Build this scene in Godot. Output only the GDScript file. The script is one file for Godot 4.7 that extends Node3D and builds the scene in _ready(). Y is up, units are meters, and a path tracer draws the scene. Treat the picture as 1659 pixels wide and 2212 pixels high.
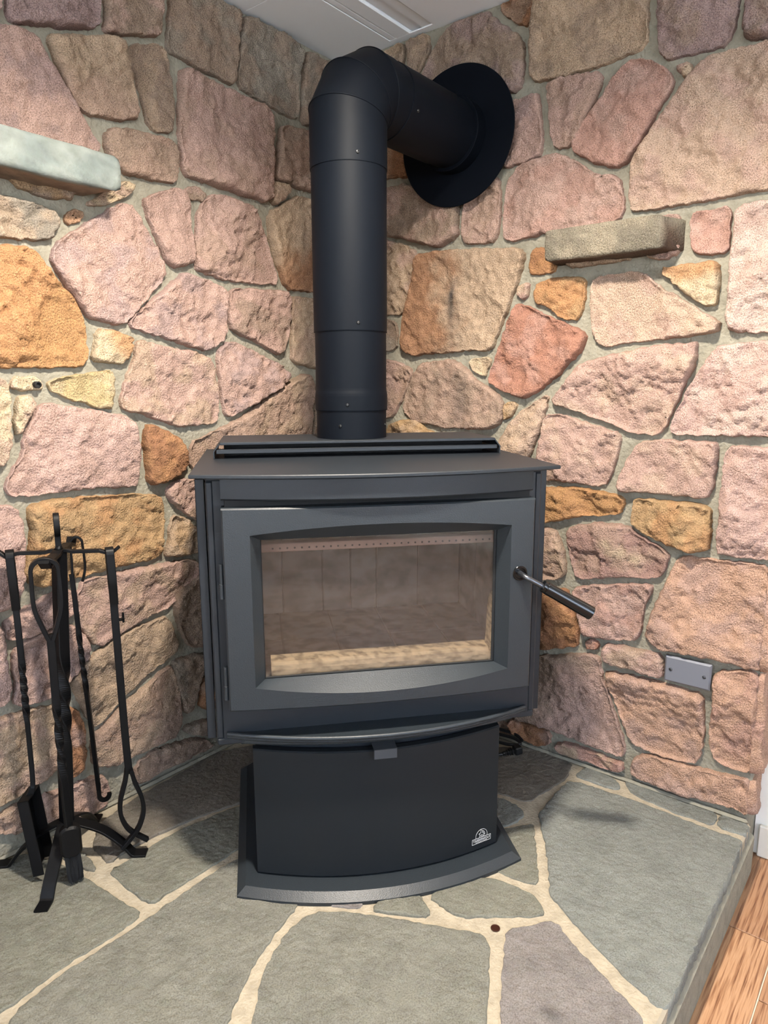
extends Node3D
# A corner of field stone walls with a black wood stove on a raised flagstone hearth. Metres, y up; the stone walls stand on x = 0 and z = 0, the hearth top is y = 0.

const CEILING := 2.132
const FLOOR := -0.14
const STOVE_AT := Vector3(0.4745, 0.0, 0.4974)
const E_DIR := Vector3(0.6543, 0, -0.7563)     # stove's right
const F_DIR := Vector3(0.7563, 0, 0.6543)      # stove's front

var mats := {}
var n_low := FastNoiseLite.new()
var n_mid := FastNoiseLite.new()
var n_ridge := FastNoiseLite.new()
var n_col := FastNoiseLite.new()
var n_step := FastNoiseLite.new()

const TINT := {
	"pink": [0.66, 0.52, 0.475], "rose": [0.68, 0.54, 0.505], "mauve": [0.56, 0.455, 0.45], "lilac": [0.60, 0.495, 0.49], "brown": [0.545, 0.45, 0.385],
	"pinkbrown": [0.62, 0.495, 0.43], "grey": [0.51, 0.465, 0.42], "tan": [0.64, 0.53, 0.435], "cream": [0.70, 0.605, 0.485], "gold": [0.64, 0.495, 0.335],
	"orange": [0.665, 0.455, 0.285], "rust": [0.57, 0.375, 0.25], "yellow": [0.65, 0.555, 0.38], "rosy": [0.66, 0.485, 0.435], "red": [0.62, 0.41, 0.335],
	"pinklight": [0.71, 0.60, 0.56], "pinktan": [0.67, 0.55, 0.475], "pinkorange": [0.70, 0.53, 0.44], "mauvered": [0.58, 0.435, 0.40], "rustgold": [0.64, 0.45, 0.27],
	"slategreen": [0.45, 0.447, 0.40], "slategrey": [0.455, 0.45, 0.41], "slateblue": [0.465, 0.475, 0.45], "slatepurple": [0.48, 0.455, 0.44], "slatebrown": [0.435, 0.41, 0.37],
}

# old smoke stains on the right wall: x, y, half width, half height, strength
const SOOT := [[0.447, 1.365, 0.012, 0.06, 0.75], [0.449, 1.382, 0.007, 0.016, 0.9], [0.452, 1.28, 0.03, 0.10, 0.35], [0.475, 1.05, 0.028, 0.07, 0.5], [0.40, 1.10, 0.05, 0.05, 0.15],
	[0.999, 0.662, 0.030, 0.016, 0.85, "cream"], [1.041, 0.651, 0.018, 0.016, 0.8, "cream"], [0.966, 0.687, 0.014, 0.012, 0.7, "cream"]]

var left_stones := [
	["mauve", "mauve", [1069,1937,854,2020,860,1937,959,1905,1059,1877,1067,1893]],
	["brown", "pink", [833,2028,683,2086,693,1978,772,1954,845,1932,838,1977]],
	["brown", "grey", [642,2125,430,2125,435,2086,456,1936,559,1939,674,1951,663,2024]],
	["grey", "brown", [417,2125,307,2125,201,2116,212,1918,237,1911,339,1920,443,1936,431,2034]],
	["brown", "grey", [176,2112,59,2113,20,1911,118,1920,196,1905,185,2035]],
	["pink", "mauve", [1147,1846,1088,1862,1043,1870,1014,1867,980,1816,927,1746,876,1664,921,1647,1004,1648,1167,1642]],
	["mauve", "pink", [1140,1917,1089,1937,1082,1902,1094,1880,1146,1857]],
	["tan", "pinkbrown", [988,1876,904,1904,820,1930,800,1919,783,1861,767,1769,819,1749,859,1748,909,1740,927,1755,958,1810], 270],
	["brown", "tan", [773,1929,690,1957,676,1941,663,1852,666,1770,692,1752,740,1753,752,1817,772,1882,784,1912]],
	["pinkbrown", "brown", [859,1716,799,1734,667,1737,659,1704,666,1640,729,1632,825,1630,865,1673]],
	["pink", "pinkbrown", [634,1925,528,1915,339,1910,319,1878,343,1650,411,1650,530,1658,642,1664,648,1754,645,1839]],
	["pinkbrown", "brown", [283,1877,154,1888,124,1717,185,1714,320,1722,297,1809]],
	["tan", "pinkbrown", [325,1708,285,1713,266,1698,287,1669,332,1644]],
	["tan", "rust", [344,1619,229,1688,115,1689,92,1537,95,1417,178,1412,281,1409,319,1484,345,1559], 290],
	["cream", "pink", [918,1543,905,1551,825,1603,803,1610,794,1598,816,1577,875,1548,906,1538]],
	["tan", "rust", [973,1511,937,1522,931,1510,949,1494,976,1485]],
	["grey", "tan", [1169,1513,1122,1518,1073,1516,1012,1508,994,1486,1023,1441,1088,1438,1177,1434]],
	["pink", "lilac", [1014,1417,1000,1440,930,1490,845,1547,810,1557,792,1536,741,1464,715,1412,723,1394,785,1329,851,1265,933,1276,956,1301,994,1359,1017,1395]],
	["pink", "pink", [770,1575,720,1603,647,1626,633,1613,629,1515,621,1446,691,1421,714,1444,749,1520]],
	["brown", "pink", [634,1632,596,1642,572,1625,579,1611,617,1606,634,1620]],
	["pink", "pinkbrown", [604,1574,558,1627,511,1635,397,1624,384,1596,356,1529,315,1424,407,1413,516,1412,590,1421,621,1435,613,1492]],
	["orange", "rustgold", [1191,1411,1132,1415,1069,1418,1049,1398,1017,1360,974,1316,954,1268,951,1218,957,1164,997,1161,1071,1159,1157,1158,1217,1158], 330],
	["pink", "lilac", [661,1410,624,1408,525,1384,525,1317,529,1247,593,1212,642,1220,722,1240,785,1254,835,1265,799,1302]],
	["pink", "brown", [500,1387,281,1400,274,1336,282,1264,314,1206,415,1246,496,1270,514,1302]],
	["tan", "pinkbrown", [261,1387,77,1388,63,1165,158,1170,264,1188,262,1277]],
	["cream", "orange", [920,1247,879,1249,830,1232,833,1208,853,1174,885,1171,941,1176,928,1209], 45],
	["pink", "tan", [807,1231,747,1216,623,1203,578,1182,568,1109,564,1042,577,1009,700,1004,749,1022,806,1042,862,1056,869,1081,844,1140,818,1189]],
	["pink", "lilac", [508,1239,454,1222,348,1182,284,1144,317,1119,432,1061,534,1021,546,1064,559,1207]],
	["pinkbrown", "tan", [662,956,525,1001,457,1027,351,1096,213,1149,177,1132,177,1056,192,947,224,826,442,842,669,885]],
	["tan", "brown", [145,1145,23,1159,20,888,176,868,169,965]],
	["cream", "pink", [1130,1129,1117,1134,1082,1134,1068,1123,1068,1107,1102,1107,1137,1110]],
	["yellow", "cream", [1054,1125,1013,1134,897,1149,884,1147,889,1101,896,1060,925,1061,984,1081,1040,1102]],
	["cream", "pink", [1220,1129,1155,1131,1143,1103,1148,1060,1150,991,1160,956,1178,938,1238,946]],
	["cream", "pink", [1122,1086,1104,1092,1090,1072,1114,1033,1135,1003,1135,1034]],
	["rose", "pink", [1077,1074,1019,1068,946,1054,863,1037,837,1015,826,949,840,863,849,856,941,864,1037,868,1116,866,1159,871,1168,888,1155,916,1131,945,1117,993]],
	["rust", "orange", [803,1009,780,1008,715,978,688,947,685,900,702,880,754,858,803,854,805,895,809,963]],
	["pink", "tan", [736,846,704,858,652,850,564,814,570,698,659,738,739,800,750,823]],
	["gold", "orange", [1122,843,1044,844,922,838,792,825,768,808,764,760,778,674,794,651,893,654,980,649,1029,646,1081,640,1125,648,1148,673,1152,692,1133,719,1122,765]],
	["rose", "pink", [1226,854,1187,845,1157,843,1143,806,1143,765,1151,684,1163,634,1190,611,1211,607,1250,614]],
	["tan", "gold", [737,758,692,744,654,702,659,666,655,640,750,647,769,655,755,679]],
	["brown", "pinkbrown", [748,524,676,563,654,576,622,550,585,494,593,343,705,367,738,438]],
	["pink", "tan", [1020,616,1006,633,894,633,801,630,678,623,660,601,670,571,721,531,769,507,859,490,925,469,988,454,1021,506,1027,577]],
	["pink", "lilac", [1200,580,1159,595,1087,620,1051,623,1036,595,1043,557,1094,542,1147,530,1194,532,1207,555]],
	["pink", "lilac", [1188,504,1117,533,1044,528,1022,498,1005,447,1042,408,1072,389,1098,362,1144,366,1184,369,1199,381,1190,423,1194,471]],
	["tan", "brown", [774,477,759,435,743,393,753,368,821,343,881,318,940,281,1005,242,1017,254,1038,305,1061,377,1034,405,989,437,953,452,860,473]],
	["pinkbrown", "tan", [1016,210,941,259,874,288,781,330,767,311,752,229,748,155,769,120,837,115,911,114,971,114,1018,135,1023,178]],
	["brown", "grey", [760,342,674,336,658,323,679,252,717,172,734,174,746,237,766,325]],
	["rust", "brown", [668,248,597,274,604,144,682,164]],
	["brown", "grey", [731,129,658,124,596,74,598,43,689,86,743,118]],
	["rose", "pink", [1252,598,1212,577,1211,526,1207,421,1214,393,1233,384,1272,395]],
	["tan", "pink", [1274,373,1235,354,1215,350,1146,343,1096,336,1085,311,1102,179,1143,163,1198,148,1256,144,1297,149]],
	["rust", "pink", [1069,317,1051,298,1040,229,1051,151,1073,135,1090,134]],
	["pink", "pinkbrown", [1157,117,1114,109,1052,103,1020,105,993,89,988,47,1000,12,1049,12,1115,33,1154,46,1158,85]],
	["pinkbrown", "tan", [1281,114,1241,118,1218,124,1191,114,1204,73,1217,54,1229,55,1250,71,1284,78]],
	["pinkbrown", "brown", [901,80,838,99,706,82,658,52,642,26,710,30,805,29,893,23,910,43]],
	["rose", "pinkbrown", [40,26,135,20,239,25,235,189,135,184,42,182]],
	["pinkbrown", "pink", [282,31,390,25,505,26,502,209,390,209,273,199]],
	["brown", "pinkbrown", [1330,23,1435,25,1540,20,1542,190,1435,189,1325,188]],
	["gold", "pinkbrown", [1584,22,1695,23,1805,30,1807,186,1695,191,1586,184]],
	["pinkbrown", "rose", [1321,221,1410,225,1506,231,1505,419,1410,429,1313,421]],
	["pink", "rose", [1546,223,1635,223,1729,228,1722,385,1635,391,1542,385]],
	["tan", "brown", [39,247,130,245,218,249,220,428,130,430,40,425]],
	["brown", "pinkbrown", [272,244,365,241,470,245,462,419,365,432,264,418]],
	["rose", "pink", [1542,425,1640,418,1730,430,1738,584,1640,586,1546,583]],
	["pink", "rose", [33,465,125,458,220,462,216,609,125,622,36,615]],
	["rose", "pink", [254,470,365,461,473,469,474,612,365,620,250,620]],
	["tan", "gold", [1272,621,1385,619,1493,631,1496,816,1385,818,1278,811]],
	["rose", "pink", [1538,624,1650,624,1767,630,1764,801,1650,809,1534,804]],
	["brown", "tan", [1536,846,1650,844,1770,847,1764,1043,1650,1051,1536,1043]],
	["pink", "pink", [1253,1017,1355,1013,1458,1022,1451,1179,1355,1187,1255,1187]],
	["pinkbrown", "tan", [1493,1090,1585,1078,1672,1083,1679,1288,1585,1290,1496,1283]],
	["brown", "pinkbrown", [1716,1091,1835,1079,1951,1083,1958,1276,1835,1275,1721,1276]],
	["gold", "gold", [1711,1313,1815,1311,1913,1322,1909,1517,1815,1520,1721,1519]],
	["pink", "tan", [1229,1324,1325,1323,1424,1321,1421,1500,1325,1508,1225,1499]],
	["gold", "pink", [1195,1544,1315,1540,1439,1543,1437,1699,1315,1699,1195,1700]],
	["pink", "pinkbrown", [1472,1554,1570,1556,1669,1555,1660,1710,1570,1705,1481,1702]],
	["brown", "pinkbrown", [1703,1561,1810,1556,1919,1556,1918,1735,1810,1741,1709,1738]],
	["gold", "brown", [1185,1738,1305,1734,1426,1735,1429,1916,1305,1923,1186,1913]],
	["rose", "gold", [1470,1773,1575,1770,1679,1776,1678,1948,1575,1951,1466,1944]],
	["pinkbrown", "pinkbrown", [1726,1773,1815,1770,1900,1775,1901,1980,1815,1983,1731,1972]],
	["brown", "pink", [1772,224,1860,217,1949,222,1948,390,1860,396,1780,400]],
	["tan", "brown", [1121,1960,1215,1947,1309,1953,1317,2113,1215,2116,1122,2116]],
	["tan", "pinkbrown", [1473,1329,1545,1326,1613,1321,1610,1482,1545,1488,1478,1487]],
	["gold", "rose", [251,657,375,649,497,661,493,777,375,780,262,769]],
	["pinkbrown", "pink", [1807,437,1895,428,1982,436,1984,591,1895,595,1803,588]],
	["pinkbrown", "gold", [1803,631,1895,630,1983,630,1987,827,1895,825,1810,818]],
	["tan", "tan", [1801,864,1895,862,1985,869,1981,1019,1895,1028,1803,1019]],
	["rose", "brown", [1352,1983,1445,1983,1530,1992,1540,2118,1445,2118,1357,2111]],
	["brown", "pinkbrown", [33,658,115,652,189,652,199,786,115,787,35,788]],
	["pink", "pinkbrown", [1270,850,1360,855,1459,854,1454,975,1360,976,1269,970]],
	["pink", "rose", [1296,462,1395,465,1490,470,1495,581,1395,588,1295,589]],
	["brown", "pink", [1578,2012,1695,2016,1813,2017,1809,2116,1695,2114,1573,2115]],
	["pinkbrown", "tan", [1849,25,1915,20,1987,26,1978,158,1915,162,1849,153]],
	["brown", "gold", [856,2041,950,2042,1038,2049,1044,2115,950,2122,850,2118]],
	["brown", "gold", [950,1546,1020,1537,1094,1548,1099,1614,1020,1622,941,1619]],
	["pinkbrown", "tan", [1238,1231,1345,1218,1450,1223,1454,1281,1345,1285,1236,1280]],
	["gold", "pinkbrown", [1860,2015,1920,2015,1985,2020,1989,2116,1920,2115,1855,2115]],
	["tan", "tan", [508,247,535,239,561,249,565,374,535,376,510,376]],
	["pinkbrown", "tan", [41,1704,65,1699,95,1706,93,1875,65,1880,30,1869]],
	["tan", "brown", [515,413,535,414,555,411,556,594,535,597,511,589]],
	["rose", "tan", [1949,1775,1965,1771,1982,1770,1984,1974,1965,1978,1940,1980]],
	["tan", "rose", [1954,1311,1970,1310,1982,1320,1981,1510,1970,1507,1956,1500]],
	["tan", "tan", [40,1418,50,1408,58,1417,63,1587,50,1592,42,1586]],
	["pink", "gold", [1959,1548,1970,1539,1980,1547,1979,1730,1970,1735,1953,1730]],
]
var right_stones := [
	["rust", "brown", [594,2106,639,2070,668,2053,695,2071,699,2125,589,2125]],
	["tan", "brown", [169,2053,253,2045,257,2096,254,2125,160,2112]],
	["brown", "tan", [275,2092,284,2044,306,2025,354,2083,345,2124,278,2125]],
	["brown", "mauve", [375,2084,328,2019,329,1993,562,1924,630,1896,657,1913,662,1982,655,2025,603,2069,542,2122,432,2125]],
	["tan", "brown", [683,2051,682,1971,687,1914,777,1901,903,1907,988,1917,990,1984,986,2092,830,2125,699,2125]],
	["mauve", "brown", [1016,1966,1023,1907,1036,1875,1104,1873,1176,1870,1191,1924,1191,2015,1009,2074]],
	["mauve", "brown", [1203,1907,1213,1870,1249,1865,1364,1863,1364,1958,1221,1972,1209,1952]],
	["pink", "pinkbrown", [742,1846,752,1768,767,1729,811,1732,870,1833,884,1869,874,1888,763,1899,733,1894]],
	["rosy", "pink", [923,1875,884,1819,841,1778,808,1733,825,1706,885,1672,948,1652,988,1697,1029,1769,1062,1814,1046,1849,993,1884,964,1894]],
	["pink", "cream", [1092,1820,1104,1829,1097,1852,1063,1848]],
	["pinktan", "pink", [1092,1817,1031,1742,972,1656,975,1554,985,1542,1155,1543,1364,1549,1364,1726,1364,1849,1212,1851,1131,1855]],
	["pink", "mauve", [610,1834,597,1775,606,1714,688,1714,723,1726,724,1773,711,1853,703,1879,624,1873]],
	["pink", "rosy", [614,1583,616,1522,651,1514,738,1522,925,1524,957,1534,952,1592,941,1631,887,1640,806,1698,765,1718,659,1708,623,1670]],
	["brown", "pink", [176,1591,281,1560,390,1526,457,1545,457,1639,362,1687,272,1723,177,1724]],
	["pinkbrown", "pink", [475,1549,493,1522,589,1519,601,1585,596,1688,569,1679,478,1629]],
	["rust", "tan", [157,1760,285,1748,253,1830,158,1862], 200],
	["tan", "pink", [175,1341,253,1337,296,1444,307,1520,253,1549,176,1573]],
	["tan", "rust", [300,1442,258,1306,254,1231,292,1207,421,1214,499,1219,582,1213,626,1313,669,1421,682,1471,666,1489,451,1510,319,1511], 180],
	["rosy", "pink", [1126,1456,1142,1421,1211,1416,1210,1498,1206,1517,1140,1516,1125,1510]],
	["pinklight", "pink", [1219,1391,1221,1266,1231,1238,1364,1228,1364,1376,1364,1522,1224,1517]],
	["orange", "rust", [700,1426,713,1415,771,1419,780,1437,743,1484,711,1482,701,1458]],
	["pink", "cream", [663,1363,690,1351,700,1383,685,1394,666,1382]],
	["orange", "gold", [724,1339,760,1327,811,1288,852,1289,863,1341,861,1393,757,1400,718,1378]],
	["pinktan", "pink", [882,1358,884,1297,899,1234,916,1215,1017,1223,1122,1230,1204,1238,1203,1260,1146,1297,1062,1349,1012,1391,932,1393,887,1388]],
	["cream", "orange", [1103,1351,1161,1307,1184,1297,1196,1310,1198,1359,1192,1398,1111,1398,1057,1395], 90],
	["red", "rosy", [628,1259,599,1185,576,1123,633,1095,704,1075,783,1128,863,1210,875,1247,761,1298,687,1335,660,1334]],
	["brown", "grey", [169,1226,229,1228,232,1277,224,1314,170,1326]],
	["pinkbrown", "brown", [273,1094,259,1032,293,1005,415,982,588,983,624,1004,626,1074,526,1130,483,1173,439,1190,321,1177]],
	["cream", "tan", [517,1162,559,1137,571,1158,582,1192,508,1187]],
	["pinkbrown", "pink", [168,1002,214,1011,254,1070,297,1158,224,1190,169,1195]],
	["gold", "tan", [183,861,417,876,416,952,360,965,322,998,254,1000,193,975]],
	["pink", "pinktan", [813,1102,782,1065,836,1050,953,1014,1019,988,1080,988,1097,1006,1121,1078,1151,1149,1160,1206,1152,1212,1066,1209,944,1189,858,1166]],
	["gold", "tan", [631,1032,637,1011,666,1040,674,1060,634,1060]],
	["pinktan", "tan", [667,1019,629,961,599,888,695,887,717,910,738,959,765,1048,769,1088]],
	["rose", "pinklight", [1148,1102,1111,1012,1116,991,1196,992,1302,993,1364,1000,1364,1108,1364,1211,1233,1206,1202,1199]],
	["pink", "pinktan", [747,939,741,890,765,847,881,843,943,841,961,872,980,951,981,983,887,1008,802,1032,765,1028]],
	["pink", "pinktan", [999,901,982,848,990,832,1090,838,1207,834,1217,850,1223,916,1225,970,1081,972,1033,963]],
	["rose", "pink", [1243,809,1242,715,1251,697,1328,699,1364,701,1364,966,1316,964,1245,964]],
	["rustgold", "orange", [744,717,796,726,884,753,992,770,1005,802,984,819,869,829,740,818]],
	["gold", "orange", [1026,751,1049,732,1117,706,1178,693,1213,698,1222,711,1220,796,1213,811,1155,815,1044,814,1030,809]],
	["mauvered", "pinkbrown", [863,622,882,568,1002,597,1109,613,1121,642,1128,678,1040,720,999,740,917,733,842,710]],
	["pinkbrown", "tan", [751,540,840,567,845,592,834,645,809,701,745,698]],
	["pink", "rosy", [887,474,906,412,944,409,1023,419,1063,431,1071,527,1092,582,1078,585,926,555,869,539]],
	["pinkorange", "pink", [1109,550,1085,473,1087,434,1112,419,1273,421,1353,417,1361,427,1361,562,1359,681,1253,678,1154,675]],
	["rust", "orange", [753,324,892,369,892,408,869,492,850,533,747,496]],
	["red", "pink", [925,366,954,379,945,398,918,389]],
	["pink", "tan", [971,355,985,343,1043,341,1123,338,1137,345,1131,398,998,397,970,388]],
	["pink", "brown", [693,87,823,89,951,81,1038,74,1047,94,1028,150,997,224,963,309,955,354,904,344,724,293], 150],
	["pinkorange", "pink", [980,292,1007,244,1037,180,1066,123,1132,116,1205,117,1237,126,1246,184,1241,302,1232,314,1138,319,1044,317,984,315]],
	["pinkorange", "rosy", [1263,293,1265,180,1285,146,1329,141,1361,142,1361,322,1360,410,1292,396,1262,384]],
	["rust", "pink", [701,34,765,18,814,32,824,71,731,78,677,76]],
	["pinkorange", "pink", [1067,56,1072,30,1211,22,1346,39,1365,25,1360,101,1359,119,1296,113,1205,106,1108,102,1074,81]],
	["rosy", "cream", [850,26,920,27,1009,24,1045,31,1039,52,996,54,872,60,837,40]],
	["pinkbrown", "pink", [616,12,669,12,695,29,668,58,615,41]],
	["pink", "rose", [41,30,155,19,276,20,278,190,155,189,37,188]],
	["tan", "gold", [317,28,410,19,500,25,504,228,410,226,315,221]],
	["brown", "pinkbrown", [39,225,140,217,243,231,250,424,140,430,36,429]],
	["pink", "tan", [281,264,390,259,494,271,497,458,390,467,290,464]],
	["gold", "brown", [40,502,130,505,229,509,229,666,130,665,37,666]],
	["pinkbrown", "tan", [265,511,370,502,474,509,468,696,370,695,263,698]],
	["rose", "pinkbrown", [519,501,605,498,696,510,694,704,605,707,517,703]],
	["brown", "tan", [339,1724,440,1721,548,1723,550,1849,440,1845,341,1841]],
	["brown", "gold", [540,262,615,260,693,270,694,438,615,434,530,431]],
	["pink", "brown", [40,1891,135,1895,232,1896,234,2017,135,2022,33,2017]],
	["pink", "pink", [437,746,530,742,629,741,618,852,530,860,437,857]],
	["brown", "rose", [30,700,100,700,163,711,165,836,100,843,34,834]],
	["rose", "pink", [31,1051,90,1047,140,1055,142,1235,90,1238,40,1235]],
	["rose", "gold", [30,1276,90,1270,145,1279,140,1468,90,1481,40,1469]],
	["pink", "pink", [34,1510,90,1511,149,1513,145,1695,90,1701,36,1692]],
	["rose", "pink", [209,730,270,730,332,732,330,828,270,841,207,831]],
	["tan", "tan", [811,1424,895,1423,989,1431,989,1497,895,1499,803,1495]],
	["gold", "rose", [548,106,605,104,663,109,670,222,605,232,542,221]],
	["pink", "gold", [1211,2007,1280,2000,1346,2012,1343,2114,1280,2121,1215,2118]],
	["tan", "pink", [32,881,85,876,134,871,134,1013,85,1021,42,1017]],
	["gold", "pinkbrown", [42,1730,80,1736,119,1741,125,1858,80,1859,35,1851]],
	["tan", "gold", [281,1887,370,1885,461,1882,462,1928,370,1925,277,1930]],
	["pink", "gold", [445,892,510,893,577,893,573,954,510,962,450,949]],
	["pink", "gold", [1021,1429,1060,1421,1099,1426,1096,1517,1060,1520,1029,1517]],
	["brown", "gold", [33,2061,85,2051,134,2052,134,2117,85,2121,32,2114]],
	["tan", "brown", [671,748,690,742,718,741,713,849,690,855,665,856]],
	["pink", "brown", [1057,2086,1115,2081,1170,2087,1177,2108,1115,2122,1058,2119]],
	["brown", "pinkbrown", [1160,343,1200,341,1234,349,1233,392,1200,398,1169,398]],
]
var flagstones := [
	["slatebrown", "slatebrown", [134,1107,66,1053,29,918,22,787,12,622,102,481,289,576,289,724,256,818,236,877,226,942,215,1024,215,1061,224,1113]],
	["slategrey", "slategrey", [88,1152,133,1126,211,1135,224,1147,193,1159,126,1176]],
	["slategreen", "slategreen", [12,1356,12,1263,36,1212,142,1180,218,1172,365,1158,429,1151,433,1217,429,1338,439,1434,438,1451,430,1543]],
	["slategreen", "slategreen", [244,1127,247,1081,243,1021,244,943,253,890,280,771,328,716,440,757,429,845,418,892,422,943,416,1064,419,1130,330,1132]],
	["slategrey", "slategrey", [459,1439,442,1345,447,1226,445,1152,441,1071,441,923,500,845,658,848,668,926,694,1024,719,1103,746,1154,781,1219,815,1282,553,1512]],
	["slategrey", "slategrey", [746,888,802,857,918,802,1022,750,1050,762,1120,890,1187,1012,864,1268,809,1182,744,1097,713,1029,701,968,710,924]],
	["slatepurple", "slatepurple", [701,887,711,850,762,809,777,837,782,853,762,869,720,889]],
	["slategreen", "slategreen", [795,829,819,776,858,734,920,779,876,808,808,843]],
	["slategreen", "slategreen", [876,731,896,655,952,593,1006,581,1060,585,1100,610,1098,633,1034,684,967,742,921,740]],
	["slategreen", "slategreen", [877,433,940,347,1006,466,1047,536,1045,556,997,563,924,571,886,534]],
	["slateblue", "slateblue", [745,347,812,303,876,305,908,334,896,391,839,499]],
	["slatebrown", "slatebrown", [675,329,558,150,758,12,895,12,918,99,898,209,886,274,799,287]],
	["slateblue", "slateblue", [933,12,963,12,1024,15,1063,63,1031,76,925,74]],
	["slateblue", "slateblue", [1050,14,1072,12,1184,12,1301,12,1306,73,1214,79,1092,64]],
	["slateblue", "slateblue", [1304,12,1329,12,1378,12,1378,69,1309,74]],
	["slateblue", "slateblue", [925,113,954,99,1069,91,1180,90,1313,96,1366,90,1378,102,1378,340,1378,519,1378,592,1378,666,1371,706,1275,667,1158,606,1086,565,1024,452,948,337,929,304,923,206]],
	["slatepurple", "slatepurple", [1055,709,1126,623,1181,658,1279,707,1353,739,1362,860,1203,999,1106,819]],
	["slategrey", "slategrey", [20,1385,300,1510,425,1570,430,1780,20,1780]],
	["slategreen", "slategreen", [460,1580,560,1545,830,1315,900,1400,880,1780,460,1780]],
	["slateblue", "slateblue", [885,1290,1190,1045,1360,905,1365,1330,930,1390]],
	["slategrey", "slategrey", [930,1420,1365,1360,1365,1780,915,1780]],
]
# ------------------------------------------------------------------ naming
func obj(called: String, mesh: Mesh, m: Material, parent: Node = self) -> MeshInstance3D:
	var o := MeshInstance3D.new()
	o.name = numbered(called, parent)
	o.mesh = mesh
	o.material_override = m
	parent.add_child(o, true)
	return o


func numbered(called: String, parent: Node) -> String:
	if not parent.has_node(NodePath(called)):
		return called
	var k := 1
	while parent.has_node(NodePath("%s_%03d" % [called, k])):
		k += 1
	return "%s_%03d" % [called, k]


func thing(called: String, label: String, category: String, at := Vector3.ZERO, basis_ := Basis.IDENTITY, group := "") -> Node3D:
	var o := Node3D.new()
	o.name = numbered(called, self)
	add_child(o, true)
	o.transform = Transform3D(basis_, at)
	o.set_meta("label", label)
	o.set_meta("category", category)
	if group:
		o.set_meta("group", group)
	return o


func pivot(called: String, parent: Node, at := Vector3.ZERO, basis_ := Basis.IDENTITY) -> Node3D:
	var o := Node3D.new()
	o.name = numbered(called, parent)
	parent.add_child(o, true)
	o.transform = Transform3D(basis_, at)
	return o


func struct_root(called: String, label: String, category: String, at := Vector3.ZERO, basis_ := Basis.IDENTITY) -> Node3D:
	var o := thing(called, label, category, at, basis_)
	o.set_meta("kind", "structure")
	return o


# ------------------------------------------------------------------ shapes
func new_st() -> SurfaceTool:
	var st := SurfaceTool.new()
	st.begin(Mesh.PRIMITIVE_TRIANGLES)
	st.set_smooth_group(-1)
	return st


func done(st: SurfaceTool) -> ArrayMesh:
	st.generate_normals()
	return st.commit()


# corners anticlockwise as seen from outside
func tri(st: SurfaceTool, a: Vector3, b: Vector3, c: Vector3) -> void:
	st.add_vertex(a)
	st.add_vertex(c)
	st.add_vertex(b)


func quad(st: SurfaceTool, a: Vector3, b: Vector3, c: Vector3, d: Vector3) -> void:
	tri(st, a, b, c)
	tri(st, a, c, d)


func bx(st: SurfaceTool, lo: Vector3, hi: Vector3, bevel := 0.0015, t := Transform3D.IDENTITY) -> void:
	var c := (lo + hi) / 2.0
	var h := (hi - lo) / 2.0
	var b := minf(bevel, minf(h.x, minf(h.y, h.z)) * 0.9)
	# the three corner points at each of the eight corners
	var p := func(sx: int, sy: int, sz: int, ax: int) -> Vector3:
		var v := Vector3(sx * (h.x - b), sy * (h.y - b), sz * (h.z - b))
		v[ax] = [sx, sy, sz][ax] * h[ax]
		return t * (c + v)
	for ax in 3:
		var u := (ax + 1) % 3
		var w := (ax + 2) % 3
		for s in [-1, 1]:
			var q := []
			for k in [[-1, -1], [1, -1], [1, 1], [-1, 1]]:
				var sg := [0, 0, 0]
				sg[ax] = s
				sg[u] = k[0]
				sg[w] = k[1]
				q.append(p.call(sg[0], sg[1], sg[2], ax))
			if s > 0:
				quad(st, q[0], q[1], q[2], q[3])
			else:
				quad(st, q[3], q[2], q[1], q[0])
		# edges running along ax
		for su in [-1, 1]:
			for sw in [-1, 1]:
				var q := []
				for sa in [-1, 1]:
					var sg := [0, 0, 0]
					sg[ax] = sa
					sg[u] = su
					sg[w] = sw
					q.append(p.call(sg[0], sg[1], sg[2], u))
					q.append(p.call(sg[0], sg[1], sg[2], w))
				if su * sw > 0:
					quad(st, q[0], q[1], q[3], q[2])
				else:
					quad(st, q[2], q[3], q[1], q[0])
	for sx in [-1, 1]:
		for sy in [-1, 1]:
			for sz in [-1, 1]:
				var a: Vector3 = p.call(sx, sy, sz, 0)
				var d: Vector3 = p.call(sx, sy, sz, 1)
				var e: Vector3 = p.call(sx, sy, sz, 2)
				if sx * sy * sz > 0:
					tri(st, a, d, e)
				else:
					tri(st, a, e, d)


func box_mesh(lo: Vector3, hi: Vector3, bevel := 0.0015) -> ArrayMesh:
	var st := new_st()
	bx(st, lo, hi, bevel)
	return done(st)


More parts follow.
